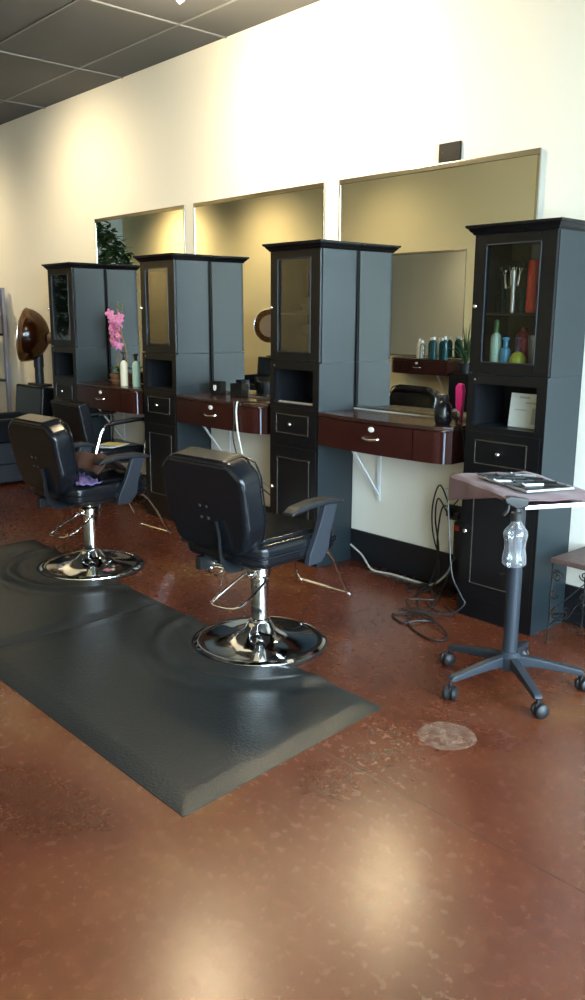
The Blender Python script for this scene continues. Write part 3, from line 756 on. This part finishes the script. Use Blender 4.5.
bm = BM(); box(bm, -TW / 2 + .022, TW / 2 - .022, TD / 2 - .024, TD / 2 - .019, 1.308, 1.94); obj('back_lining', bm, mat('taupe_lining', (.075, .070, .055), .6), towers[3], 'grey-brown lining behind the shelves')
# card in the niche
bm = BM(); box(bm, -.11, .11, -.004, .004, 0, .17, .001); o = obj('display_card', bm, M_paper); o.location = (X4 + .06, 3.665, 1.022); o.rotation_euler = (-.12, 0, 0)
tag(o, 'white printed card leaning in the open niche of the right tower', 'card')
bm = BM(); box(bm, -.06, .0, -.0046, -.004, .145, .155); box(bm, -.02, .06, -.0046, -.004, .12, .128); box(bm, -.08, -.01, -.0046, -.004, .085, .09); obj('print', bm, M_lgrey, o)
bm = BM(); box(bm, .02, .095, -.0046, -.004, .02, .10); obj('picture', bm, M_lgrey, o)
# bottles etc in the left tower
for k in (0, 1):
    bottle('bottle', cyl_prof(.027, .20), M_dred, (TX[0] - .03 + .08 * k, 3.66, FL_), ['dark red bottle, left of the pair inside the far left tower', 'dark red bottle, right of the pair inside the far left tower'][k], 'bottle', [(.010, .17), (.012, .21), (0, .215)], M_silver)
bm = BM(); box(bm, -.11, .11, -.06, .06, 0, .13, .01, 3); o = obj('storage_box', bm, M_tanp2 if 'M_tanp2' in globals() else mat('cardboard_brown', (.12, .055, .035), .8)); o.location = (TX[0] + .02, 3.72, SH); tag(o, 'brown box on the upper shelf of the far left tower', 'box')
# dryers inside tower three
hd = thing('hair_dryer', 'black hair dryer with silver ring on the lower shelf of the third tower', 'hair dryer', (TX[2] + .03, 3.68, FL_ ))
bm = BM(); lathe(bm, [(0, -.09), (.030, -.09), (.036, -.06), (.038, .0), (.030, .07), (.026, .09), (.022, .09), (0, .06)], 20, Matrix.Translation((0, 0, .17)) @ Matrix.Rotation(PI / 2, 4, 'Y')); obj('barrel', bm, M_cord, hd)
bm = BM(); tube(bm, [(-.03, 0, .15), (-.035, 0, .08), (-.03, 0, .016)], .016, 10, smooth=3); obj('grip', bm, M_cord, hd)
bm = BM(); lathe(bm, [(.031, .065), (.034, .068), (.031, .08), (.028, .08)], 20, Matrix.Translation((0, 0, .17)) @ Matrix.Rotation(PI / 2, 4, 'Y')); obj('ring', bm, M_chrome, hd)
bm = BM(); box(bm, -.12, .12, -.07, .07, 0, .012, .003); blob(bm, (0, 0, .05), .11, .06, .05, 16); o = obj('folded_cape', bm, M_cord); o.location = (TX[2] + .02, 3.70, SH); tag(o, 'dark folded cape on the upper shelf of the third tower', 'cape')
for k, (dx, dz) in enumerate(((-.09, 0), (.075, .0))):
    bm = BM(); box(bm, -.085, .085, -.010, .010, 0, .012, .003); o = obj('flat_iron', bm, M_silver); o.location = (TX[2] + dx, 3.585, 1.0203 + dz); o.rotation_euler = (0, 0, 0)
    tag(o, ['silver comb-like tool, left one at the niche edge of the third tower', 'silver comb-like tool, right one at the niche edge of the third tower'][k], 'hair tool')

# ------------------------------------------------------------------ things on counters
CT = .9913
# nearest counter: black round bottle, pink tool, dryer nozzle with cord
bottle('round_jar', [(0, 0), (.038, 0), (.046, .015), (.050, .05), (.046, .095), (.030, .120), (.022, .128), (0, .130)], M_vinyl, (-2.855, 3.665, CT), 'shiny black round jar at the right end of the nearest counter', 'jar', [(.024, .126), (.030, .145), (.024, .160), (.012, .165), (.0, .165)], M_plastic)
pk = thing('hair_straightener', 'hot pink hair straightener standing at the right end of the nearest counter', 'hair tool', (-2.815, 3.755, CT))
bm = BM(); prism(bm, [(-.004, 0), (.014, 0), (.020, .10), (.026, .18), (.018, .215), (-.008, .222), (-.028, .20), (-.022, .10)], -.014, .014, 'y', .006, 3); obj('handle', bm, M_hotpink, pk)
bm = BM(); tube(bm, [(-.008, .016, .02), (.0, .018, .21)], .007, 8); obj('plate', bm, M_silver, pk)
dn = thing('blow_dryer', 'silver blow dryer nozzle lying beside the pink straightener', 'hair dryer', (-2.765, 3.66, CT), .5)
bm = BM(); lathe(bm, [(0, -.05), (.016, -.05), (.020, -.02), (.022, .02), (.014, .06), (.010, .075), (0, .075)], 16, Matrix.Translation((0, 0, .055)) @ Matrix.Rotation(-.5, 4, 'X') @ Matrix.Rotation(PI / 2, 4, 'X')); tube(bm, [(0, .02, .05), (0, .035, .004)], .012, 8); obj('barrel', bm, M_chromer, dn)
bm = BM(); tube(bm, [(0, .05, .06), (.02, -.02, .035), (.05, -.05, -.05), (.065, -.04, -.20), (.06, -.04, -.25), (.03, .16, -.40), (-.05, .215, -.52)], .004, 6, smooth=6); obj('cord', bm, M_greyp, dn)
# brown power block behind
bm = BM(); box(bm, -.012, .012, -.01, .0, 0, .05, .002); o = obj('outlet_plate', bm, M_cream); o.location = (-2.70, 3.873, 1.06); tag(o, 'small cream outlet plate beside the pink straightener', 'outlet')

# left counter: orchid and bottles
orch = thing('potted_orchid', 'artificial pink orchid in a brown basket on the left counter', 'plant', (-6.35, 3.74, CT))
bm = BM(); lathe(bm, [(0, 0), (.080, 0), (.088, .01), (.092, .035), (.086, .04), (.096, .065), (.098, .085), (.088, .088), (.086, .07), (0, .068)], 28); obj('basket', bm, M_basket, orch)
bm = BM()
stems = [[(0, 0, .07), (-.05, 0, .20), (.03, .01, .34), (-.01, 0, .48), (-.02, .0, .66)], [(.01, 0, .07), (.05, .01, .20), (-.02, 0, .33), (.02, 0, .48), (.05, 0, .64)], [(.02, 0, .07), (.10, 0, .16), (.09, 0, .30), (.03, 0, .42), (.02, 0, .55)]]
for s in stems: tube(bm, s, .006, 6, smooth=6)
obj('stem', bm, M_stem, orch)
bm = BM()
for a, L_, zc in ((2.9, .10, .09), (3.4, .11, .10), (2.4, .09, .11), (0.4, .10, .10), (5.2, .11, .09), (4.4, .09, .11), (1.4, .07, .1)):
    d = Vector((math.cos(a), math.sin(a) , 0)); n_ = Vector((-d.y, d.x, 0))
    if d.y > .4: L_ *= .6
    rows = []
    for k in range(7):
        t = k / 6; wdt = .030 * math.sin(PI * min(1, t * .95 + .05)) + .002; c = d * (L_ * t) + Vector((0, 0, zc + .045 * math.sin(t * PI * .8)))
        rows.append((bm.verts.new(c - n_ * wdt), bm.verts.new(c + Vector((0, 0, -.006))), bm.verts.new(c + n_ * wdt)))
    for p, q in zip(rows, rows[1:]): bm.faces.new((p[0], p[1], q[1], q[0])); bm.faces.new((p[1], p[2], q[2], q[1]))
lf = obj('leaf', bm, M_leaf, orch); lf.modifiers.new('thickness', 'SOLIDIFY').thickness = .002
def flower(c, s, yaw):
    bm = BM(); M = Matrix.Translation(c) @ Matrix.Rotation(yaw, 4, 'Z') @ Matrix.Rotation(random.uniform(-.3, .3), 4, 'Y')
    for k in range(5):
        a = k * 2 * PI / 5 + PI / 2; wd = 1.0 if k in (1, 4) else .72
        blob(bm, (0, 0, 0), s * .52, s * .10, s * .36 * wd, 10, M @ Matrix.Rotation(-a, 4, 'Y') @ Matrix.Translation((s * .48, 0, 0)) @ Matrix.Rotation(.25, 4, 'Z'))
    return bm, M
random.seed(11)
for k in range(15):
    row = k // 3; c = Vector((-.07 + .068 * (k % 3) + random.uniform(-.024, .024), -.02 + random.uniform(-.035, .01), .34 + row * .056 + random.uniform(-.02, .02)))
    bm, M = flower(c, .047, random.uniform(-.5, 1.0)); f = obj('flower', bm, M_pink, orch)
    bm = BM(); blob(bm, (0, -.008, 0), .007, .008, .007, 8, M); obj('flower_centre', bm, M_yellow, f)
for x_, z_ in ((-.02, .67), (-.005, .642), (.05, .65), (.043, .622)):
    bm = BM(); blob(bm, (x_, 0, z_), .010, .009, .014, 8); obj('bud', bm, M_leaf, orch)
bottle('lotion_bottle', cyl_prof(.031, .24, .35), M_cream, (-6.16, 3.655, CT), 'cream bottle with black pump beside the orchid basket', 'bottle', [(.012, .21), (.013, .235), (.005, .24), (.005, .262), (.018, .265), (.018, .275), (0, .277)], M_cord)
bottle('spray_bottle', cyl_prof(.032, .24, .35), M_green, (-6.01, 3.68, CT), 'pale green and clear bottle right of the cream bottle on the left counter', 'bottle', [(.012, .21), (.013, .235), (.02, .25), (.02, .265), (0, .27)], M_cord)

# middle counter: black glass holders, comb, cords
for k, (x_, w_) in enumerate(((-5.01, .045), (-4.76, .055))):
    r = thing('tool_holder', ['black tool holder with a white mark at the left of the middle counter', 'plain black tool holder by the mirror on the middle counter'][k], 'holder', (x_, 3.76, CT), .2)
    bm = BM(); t_ = .004
    for a, b_, c, d in ((-w_, w_, -.035, -.035 + t_), (-w_, w_, .035 - t_, .035), (-w_, -w_ + t_, -.035 + t_, .035 - t_), (w_ - t_, w_, -.035 + t_, .035 - t_)): box(bm, a, b_, c, d, .003, .10)
    box(bm, -w_, w_, -.035, .035, 0, .003)
    obj('body', bm, M_vinyl, r, smooth=False)
    if k == 0:
        bm = BM(); tube(bm, [(-.008, -.037, .075), (-.008, -.037, .045), (0, -.037, .038), (.008, -.037, .045), (.008, -.037, .075)], .004, 6, smooth=3); obj('white_mark', bm, M_whitep, r, 'white U-shaped mark')
bm = BM(); box(bm, -.075, .075, -.006, .006, 0, .004, .001)
for k in range(22): box(bm, -.072 + .0065 * k, -.069 + .0065 * k, -.026, -.006, .0005, .0035)
o = obj('hair_comb', bm, M_cord); o.location = (-4.46, 3.62, CT); o.rotation_euler = (0, 0, .2); tag(o, 'black comb lying at the right end of the middle counter', 'comb')
cx = CX[1]
bm = BM(); fx = cx + .766; fyy = 3.868 + cfront(.766) - .010
tube(bm, [(fx + .005, fyy - .002, CT + .010), (fx, fyy - .007, CT - .02), (fx - .005, fyy - .006, .90), (fx + .02, fyy - .004, .75), (fx + .045, fyy + .05, .55), (fx + .06, 3.80, .35), (fx + .08, 3.85, .25)], .0065, 7, smooth=6)
o = obj('extension_cord', bm, M_cordw); tag(o, 'white cord hanging over the front of the middle counter', 'cord')
bm = BM(); tube(bm, [(fx - .03, fyy - .004, CT + .006), (fx - .030, fyy - .007, CT - .02), (fx - .03, fyy - .006, .86), (fx - .045, fyy + .0, .72), (fx - .05, fyy + .1, .5), (fx - .02, 3.84, .3)], .0045, 6, smooth=6)
o = obj('extension_cord', bm, M_cord); tag(o, 'black cord hanging over the middle counter front beside the white cord', 'cord')
bm = BM(); tube(bm, [(cx + .92, 3.65, CT + .005), (cx + .99, 3.64, CT - .0), (cx + 1.0, 3.64, .93), (cx + .995, 3.66, .78), (cx + .985, 3.74, .60), (cx + .96, 3.83, .40)], .004, 6, smooth=6)
o = obj('extension_cord', bm, M_cordw2 if 'M_cordw2' in globals() else mat('dim_cord', (.25, .22, .18), .5)); tag(o, 'thin grey cord at the right end of the middle counter', 'cord')

# ------------------------------------------------------------------ power strip, outlet and cords by the cart
pl = thing('wall_outlet', 'black wall outlet under the nearest counter by the bottle tower', 'outlet', (-2.90, YW, .455))
bm = BM(); box(bm, -.055, .055, -.010, 0, -.045, .045, .003); obj('plate', bm, M_plastic, pl)
bm = BM(); box(bm, -.04, -.005, -.045, -.010, -.02, .02, .004); box(bm, .01, .04, -.040, -.010, -.025, .01, .004); obj('plug', bm, M_cord, pl)
ps = thing('power_strip', 'black power strip with a lit red switch on the wall by the cords', 'power strip', (-2.865, YW, .30))
bm = BM(); box(bm, -.025, .025, -.03, 0, -.11, .11, .004); obj('body', bm, M_cord, ps)
bm = BM(); box(bm, -.014, .014, -.034, -.028, .06, .09, .003); obj('switch', bm, M_red, ps, 'red rocker switch')
bm = BM(); box(bm, -.012, .012, -.028, 0, -.03, .03, .003); o = obj('adapter_plug', bm, M_white); o.location = (-2.965, YW, .56); tag(o, 'white adapter plug on the wall above the tangled cords', 'plug')
def cord(pts, r, m, label, grp=None, sm=7):
    bm = BM(); tube(bm, pts, r, 6, smooth=sm); o = obj('extension_cord', bm, m); tag(o, label, 'cord', grp); return o
cord([(-3.72, 3.860, .10), (-3.60, 3.84, .06), (-3.45, 3.78, .006), (-3.30, 3.80, .006), (-3.10, 3.80, .006), (-2.98, 3.79, .02), (-2.90, 3.82, .10), (-2.87, 3.848, .20)], .0065, M_cordw, 'white cord running along the black baseboard under the nearest counter')
cord([(-2.93, 3.835, .46), (-2.97, 3.80, .54), (-2.985, 3.80, .42), (-2.95, 3.80, .22), (-2.97, 3.76, .05), (-2.95, 3.62, .006), (-2.80, 3.45, .006), (-2.76, 3.36, .010), (-2.82, 3.26, .006), (-2.70, 3.20, .006), (-2.66, 3.26, .014), (-2.62, 3.36, .006), (-2.80, 3.40, .016)], .005, M_cord, 'black cord falling from the wall outlet and looping towards the left', 'tangled black cords by the cart')
cord([(-2.88, 3.835, .47), (-2.92, 3.78, .50), (-2.94, 3.77, .30), (-2.92, 3.77, .10), (-2.95, 3.70, .008), (-3.02, 3.62, .008), (-3.06, 3.70, .006), (-3.02, 3.78, .014), (-2.86, 3.66, .016), (-2.74, 3.48, .012), (-2.74, 3.30, .014), (-2.62, 3.18, .006), (-2.44, 3.13, .006), (-2.42, 3.22, .008), (-2.60, 3.32, .018), (-2.82, 3.33, .020)], .005, M_cord, 'black cord making the big loop nearest the cart', 'tangled black cords by the cart')
cord([(-2.87, 3.842, .26), (-2.85, 3.80, .16), (-2.86, 3.72, .02), (-2.80, 3.60, .018), (-2.90, 3.48, .018), (-2.76, 3.36, .020), (-2.66, 3.42, .016), (-2.60, 3.50, .012), (-2.72, 3.58, .010)], .0045, M_cord, 'short black cord curling at the foot of the bottle tower', 'tangled black cords by the cart')
cord([(-2.70, 3.54, .60), (-2.66, 3.515, .40), (-2.62, 3.50, .22), (-2.54, 3.48, .13), (-2.52, 3.48, .09), (-2.60, 3.48, .02), (-2.74, 3.50, .01), (-2.83, 3.56, .01)], .0045, mat('grey_cord', (.03, .033, .037), .5), 'grey cord hanging in front of the bottle tower')
cord([(-2.90, 3.83, .48), (-2.96, 3.80, .62), (-3.0, 3.79, .50), (-3.0, 3.80, .34), (-2.95, 3.80, .22), (-2.90, 3.82, .22)], .0045, M_cord, 'black cord looping high beside the wall outlet', 'tangled black cords by the cart')

# ------------------------------------------------------------------ hooded dryer chair
def make_dryer_chair(label, x, y, rz, hood_yaw, post=True):
    r = thing('dryer_chair', label, 'chair', (x, y, 0), rz, 'black armchairs with hair dryer hoods')
    # front is -y
    bm = BM(); box(bm, -.30, .30, -.42, .12, .03, .20, .012, 3); obj('base_box', bm, M_blk, r)
    bm = BM(); box(bm, -.29, .29, -.42, .10, .20, .40, .012, 3); w = obj('seat_box', bm, M_blk, r)
    bm = BM(); tube(bm, [(.29, -.26, .30), (.315, -.25, .30), (.315, -.17, .305), (.29, -.16, .305)], .008, 6); obj('handle', bm, M_chromer, w)
    bm = BM(); box(bm, -.225, .225, -.42, .06, .40, .50, .03, 4); obj('seat', bm, M_vinyl, r)
    for s in (-1, 1):
        bm = BM(); a, b_ = sorted((s * .235, s * .305)); box(bm, a, b_, -.44, .06, .40, .62, .018, 3); obj('armrest', bm, M_vinyl, r)
    bm = BM(); R = Matrix.Translation((0, .02, .40)) @ Matrix.Rotation(-.10, 4, 'X') @ Matrix.Translation((0, 0, -.40))
    box(bm, -.29, .29, 0, .14, .40, .90, .022, 4, M=R); obj('backrest', bm, M_vinyl, r)
    bm = BM(); box(bm, -.05, .05, .16, .22, .03, .90, .004); box(bm, -.16, .16, .14, .24, .885, .91, .004); obj('post_bracket', bm, M_plastic, r)
    bm = BM(); lathe(bm, [(.042, .90), (.042, 1.06), (.048, 1.065), (.048, 1.20), (.03, 1.22), (0, 1.22)], 18, c=(0, .19, 0)); obj('post', bm, M_greyp, r)
    H = Matrix.Translation((-.02, .07, 1.375)) @ Matrix.Rotation(hood_yaw, 4, 'Z') @ Matrix.Rotation(math.radians(83), 4, 'X') @ Matrix.Scale(1.08, 4)
    prof = [(.235 * math.cos(t), -.235 * math.sin(t) * .92) for t in [k * PI / 2 / 12 for k in range(13)]]
    prof[-1] = (0, prof[-1][1])
    bm = BM(); lathe(bm, prof, 36, H)
    bm.faces.ensure_lookup_table()
    cap = max(bm.faces, key=lambda f: len(f.verts)); bm.faces.remove(cap)
    h = obj('hood', bm, M_tinted, r); so = h.modifiers.new('thickness', 'SOLIDIFY'); so.thickness = .004
    bm = BM(); tube(bm, [H @ Vector((.237 * math.cos(k * PI / 18), .237 * math.sin(k * PI / 18), .0)) for k in range(36)], .005, 8, closed=True); obj('hood_rim', bm, M_chromer, h)
    bm = BM(); prof = [(.16 * math.cos(t), -.195 * math.sin(t)) for t in [k * PI / 2 / 8 for k in range(9)]]; prof[-1] = (0, prof[-1][1]); lathe(bm, prof, 24, H @ Matrix.Translation((0, 0, -.02)))
    obj('hood_liner', bm, M_brownp, h)
    bm = BM(); lathe(bm, [(.04, -.20), (.05, -.215), (.05, -.25), (0, -.26)], 18, H); obj('motor_cap', bm, M_brownp, h)
    return r
M_blk = mat('navy_black_vinyl', (.014, .017, .022), .38, spec=.5)
dc = make_dryer_chair('black armchair with brown smoked dryer hood against the wall at far left', -7.805, 3.50, 0, math.radians(-40))
dup(dc, 'black armchair with dryer hood seen small in the middle mirror', (-10.2, -.84, 0), PI)

# ------------------------------------------------------------------ metal shelf unit far left
sh = thing('metal_shelf_unit', 'grey metal shelf unit at the left edge by the dryer chair', 'shelf', (-9.05, 3.72, 0))
for x_ in (-.27, .20):
    for y_ in (-.13, .10):
        bm = BM(); box(bm, x_ - .028, x_ + .028, y_ - .018, y_ + .018, 0, 1.84, .004); obj('upright', bm, M_grey, sh)
for z_ in (.30, .86, 1.345, 1.79):
    bm = BM(); box(bm, -.27, .20, -.13, .10, z_, z_ + .022, .003); obj('shelf_board', bm, M_plastic, sh)
    
bm = BM(); box(bm, -.10, .10, -.07, .07, 0, .20, .006); o = obj('storage_box', bm, M_cord); o.location = (-9.0, 3.70, 1.368); tag(o, 'black box on the middle shelf at the left edge', 'box')
bottle('product_bottle', cyl_prof(.035, .26), M_blue, (-8.96, 3.68, .883), 'blue and white bottle on the lower shelf at the left edge', 'bottle', [(.014, .22), (.016, .26), (0, .262)], M_white)
bottle('product_bottle', cyl_prof(.035, .22), M_white, (-9.07, 3.68, .883), 'white bottle left of the blue bottle on the edge shelf', 'bottle', [(.014, .19), (.016, .22), (0, .222)], M_green)

# ------------------------------------------------------------------ opposite side of the room (seen in the mirrors)
make_mirror('wall mirror across the room, seen reflected in the nearest mirror', -8.15, -6.72, .998, 2.36, YO, 1, 'wall mirrors across the room', 0)
oc = dup(counters[0], 'mahogany counter across the room, seen reflected in the nearest mirror', (-6.70, YO + .012, 0), PI)
bm = BM(); box(bm, -.16, .16, -.16, .16, .02, .83, .008); o = obj('side_cabinet', bm, M_lamf); o.location = (-6.50, YO + .19, 0)
tag(o, 'black side cabinet with the spiky plant on it, seen in the nearest mirror', 'cabinet')
bm = BM(); box(bm, -.15, .15, .16, .165, .45, .80, .002); w = obj('door', bm, M_lamf, o); bm = BM(); lathe(bm, [(.01, 0), (.012, .02), (0, .024)], 10, Matrix.Translation((.1, .165, .62)) @ Matrix.Rotation(-PI / 2, 4, 'X')); obj('knob', bm, M_chromer, w)
bm = BM()
for sx in (-.12, .12):
    for sy in (-.12, .12): box(bm, sx - .02, sx + .02, sy - .02, sy + .02, 0, .02)
obj('foot', bm, M_plastic, o)
bm = BM(); box(bm, -.14, .14, -.17, .17, 0, .62, .006); o = obj('low_cabinet', bm, M_lamf); o.location = (-6.86, YO + .64, 0)
tag(o, 'low black drawer cabinet in front of the reflected counter', 'cabinet')
bm = BM(); box(bm, -.13, .13, .17, .176, .40, .60, .002); w = obj('drawer', bm, M_lamf, o); bm = BM(); lathe(bm, [(.01, 0), (.012, .02), (0, .024)], 10, Matrix.Translation((0, .176, .50)) @ Matrix.Rotation(-PI / 2, 4, 'X')); obj('knob', bm, M_chromer, w)
def spiky(x, y, z, h, label, n=26):
    r = thing('potted_plant', label, 'plant', (x, y, z))
    bm = BM(); lathe(bm, [(0, 0), (.07, 0), (.09, .13), (.08, .13), (0, .12)], 20); obj('pot', bm, M_plastic, r)
    bm = BM(); random.seed(3)
    for k in range(n):
        a = random.uniform(0, 2 * PI); L_ = h * random.uniform(.5, 1.0); rows = []; lean = random.uniform(.25, 1.0)
        d = Vector((math.cos(a), math.sin(a), 0)); nn = Vector((-d.y, d.x, 0))
        if d.y < -.5: lean *= .35
        for j in range(8):
            t = j / 7; c = d * (L_ * .75 * lean * t) + Vector((0, 0, .12 + L_ * (t - .75 * lean * t * t))); w_ = .017 * (1 - t) + .002
            rows.append((bm.verts.new(c - nn * w_), bm.verts.new(c + nn * w_)))
        for p, q in zip(rows, rows[1:]): bm.faces.new((p[0], p[1], q[1], q[0]))
    f = obj('leaf_tuft', bm, M_dleaf, r); f.modifiers.new('thickness', 'SOLIDIFY').thickness = .002
    return r
spiky(-6.52, YO + .20, .83, .60, 'spiky green potted plant on the reflected side cabinet')
OCT = CT
for k, (x_, m_, h_) in enumerate(((-7.27, M_cream, .24), (-7.18, M_clearb, .22), (-7.08, M_teal, .26), (-6.99, M_teal, .27), (-6.90, M_teal, .26), (-6.81, M_teal, .28))):
    bottle('product_bottle', cyl_prof(.038, h_, .5), m_, (x_, YO + .20 + .05 * (k % 2), OCT), 'product bottle in the row on the reflected counter', 'bottle', [(.018, h_ * .88), (.018, h_ + .01), (0, h_ + .012)], M_white, 'bottles on the counter across the room')
# artificial tree at the far left end, seen in the left mirror
tr = thing('potted_tree', 'tall leafy artificial tree seen reflected in the left mirror', 'plant', (-13.3, .95, 0))
bm = BM(); lathe(bm, [(0, 0), (.20, 0), (.26, .40), (.24, .40), (.22, .36), (0, .36)], 28); obj('pot', bm, M_basket, tr)
bm = BM(); tube(bm, [(0, 0, .34), (.04, .02, 1.0), (-.03, .0, 1.6), (.02, 0, 2.3), (0, 0, 2.9)], .035, 8, smooth=5)
for a in range(9): tube(bm, [(0, 0, 1.4 + a * .15), (.4 * math.cos(a * 2.4), .4 * math.sin(a * 2.4), 1.7 + a * .14), (.85 * math.cos(a * 2.4), .85 * math.sin(a * 2.4), 1.85 + a * .1)], .012, 6, smooth=3)
obj('trunk', bm, M_stem, tr)
bm = BM(); random.seed(5)
for k in range(5200):
    a = random.uniform(0, 2 * PI); zz = random.uniform(-1, 1); rr = (1 - zz * zz) ** .5 * random.uniform(.55, 1) ** .5
    c = Vector((rr * math.cos(a) * .95, rr * math.sin(a) * 1.15 , 2.15 + zz * .95)) * 1.0
    c += Vector((random.uniform(-.08, .08),) * 3)
    if math.sin(c.x * 5) * math.sin(c.y * 6 + 1) * math.sin(c.z * 7) > .45: continue
    d = Vector((random.uniform(-1, 1), random.uniform(-1, 1), random.uniform(-.8, .3))).normalized(); n_ = d.cross(Vector((random.uniform(-.5, .5), random.uniform(-.5, .5), 1))).normalized()
    L_ = random.uniform(.10, .17)
    v = [bm.verts.new(c), bm.verts.new(c + d * L_ * .5 + n_ * L_ * .28), bm.verts.new(c + d * L_), bm.verts.new(c + d * L_ * .5 - n_ * L_ * .28)]
    bm.faces.new(v)
fo = obj('foliage', bm, M_dleaf, tr); tr.scale = (1.0, 1.1, 1.04)

# ------------------------------------------------------------------ track lights
LC = (1.0, .80, .50)
def spot(x, y, tx, ty, tz, power, label, size=1.25):
    p = Vector((x, y, ZC - .16)); q = Vector((tx, ty, tz)); d = (q - p).normalized()
    r = thing('ceiling_spotlight', label, 'ceiling light', (x, y, ZC), 0, 'ceiling spotlights')
    R = d.to_track_quat('-Z', 'Y').to_matrix().to_4x4()
    M = Matrix.Translation((0, 0, -.14)) @ R
    bm = BM(); lathe(bm, [(.035, -.005), (.035, 0), (0, 0)], 16); tube(bm, [(0, 0, 0), (0, 0, -.12)], .007, 6); obj('stem', bm, M_lampw, r)
    bm = BM(); lathe(bm, [(.052, -.065), (.050, -.065), (.046, -.0), (.030, .040), (0, .05)], 20, M)
    f = [g for g in bm.faces if len(g.verts) == 20]
    if f: bmesh.ops.delete(bm, geom=f, context='FACES_ONLY')
    h = obj('lamp_head', bm, M_lampw, r)
    bm = BM(); lathe(bm, [(0, -.05), (.042, -.05), (.042, -.046), (0, -.046)], 20, M); obj('bulb', bm, M_bulb, h)
    L = bpy.data.lights.new('spot_lamp', 'SPOT'); L.energy = power; L.color = LC; L.spot_size = size; L.spot_blend = 1.0; L.shadow_soft_size = .05
    o = bpy.data.objects.new('spot_lamp', L); COL.objects.link(o); o.parent = r; o.matrix_local = Matrix.Translation((0, 0, -.14)) @ R @ Matrix.Translation((0, 0, -.075))
    return r
spot(-4.12, 2.85, -4.05, YW, 2.5, 95, 'white spotlight near the ceiling joint, its tip at the top edge', 2.3)
spot(-7.0, 2.6, -7.0, YW, 2.2, 110, 'ceiling spotlight aimed at the left mirror wall', 2.2)
spot(-9.6, 2.6, -9.6, YW, 1.9, 130, 'ceiling spotlight aimed at the far left wall', 2.2)
spot(-10.5, .0, -10.5, YO, 1.9, 130, 'ceiling spotlight across the room beside the second dryer chair', 2.2)
spot(-8.0, .1, -8.0, YO, 1.7, 60, 'ceiling spotlight across the room over the reflected counter', 2.2)
spot(-12.9, -.1, -12.9, YO, 2.3, 240, 'ceiling spotlight across the room at the far left', 2.2)

def bulb(x, y, z, power, r_=.07):
    L = bpy.data.lights.new('bulb_lamp', 'POINT'); L.energy = power; L.color = LC; L.shadow_soft_size = r_
    o = bpy.data.objects.new('bulb_lamp', L); COL.objects.link(o); o.location = (x, y, z)
bulb(-4.12, 2.95, 3.11, 115, .09)

# ------------------------------------------------------------------ daylight
W = bpy.data.worlds.new('sky'); SC.world = W; W.use_nodes = True
bg = W.node_tree.nodes['Background']; bg.inputs['Color'].default_value = (.64, .83, .98, 1); bg.inputs['Strength'].default_value = 38.0
for y0, y1, z0, z1 in openings:                          # sampling portals in the window openings
    L = bpy.data.lights.new('window_portal', 'AREA'); L.shape = 'RECTANGLE'; L.size = y1 - y0; L.size_y = z1 - z0; L.cycles.is_portal = True
    o = bpy.data.objects.new('window_portal', L); COL.objects.link(o); o.location = (XR + .21, (y0 + y1) / 2, (z0 + z1) / 2)
    o.rotation_euler = (PI / 2, 0, PI / 2)

# ------------------------------------------------------------------ camera
f_, pi_, ya_, ro_, h_ = 842.02, .2139, .7322, .0064, 1.5569
fw = Vector((-math.cos(ya_) * math.cos(pi_), math.sin(ya_) * math.cos(pi_), -math.sin(pi_)))
r0 = fw.cross(Vector((0, 0, 1))).normalized(); u0 = r0.cross(fw)
rt = r0 * math.cos(ro_) + u0 * math.sin(ro_); up = u0 * math.cos(ro_) - r0 * math.sin(ro_)
cd = bpy.data.cameras.new('camera'); cam = bpy.data.objects.new('camera', cd); COL.objects.link(cam)
cam.matrix_world = Matrix((( rt.x, up.x, -fw.x, 0), (rt.y, up.y, -fw.y, 0), (rt.z, up.z, -fw.z, h_), (0, 0, 0, 1)))
cd.sensor_fit = 'VERTICAL'; cd.sensor_height = 24; cd.lens = f_ / 1000 * 24; cd.clip_start = .05; cd.clip_end = 200
SC.camera = cam

SC.view_settings.view_transform = 'Standard'; SC.view_settings.look = 'None'; SC.view_settings.exposure = 0; SC.view_settings.gamma = 1
SC.view_settings.use_curve_mapping = False
SC.cycles.use_denoising = True
SC.cycles.max_bounces = 10; SC.cycles.transparent_max_bounces = 16; SC.cycles.glossy_bounces = 6; SC.cycles.diffuse_bounces = 5
SC.cycles.sample_clamp_indirect = 20
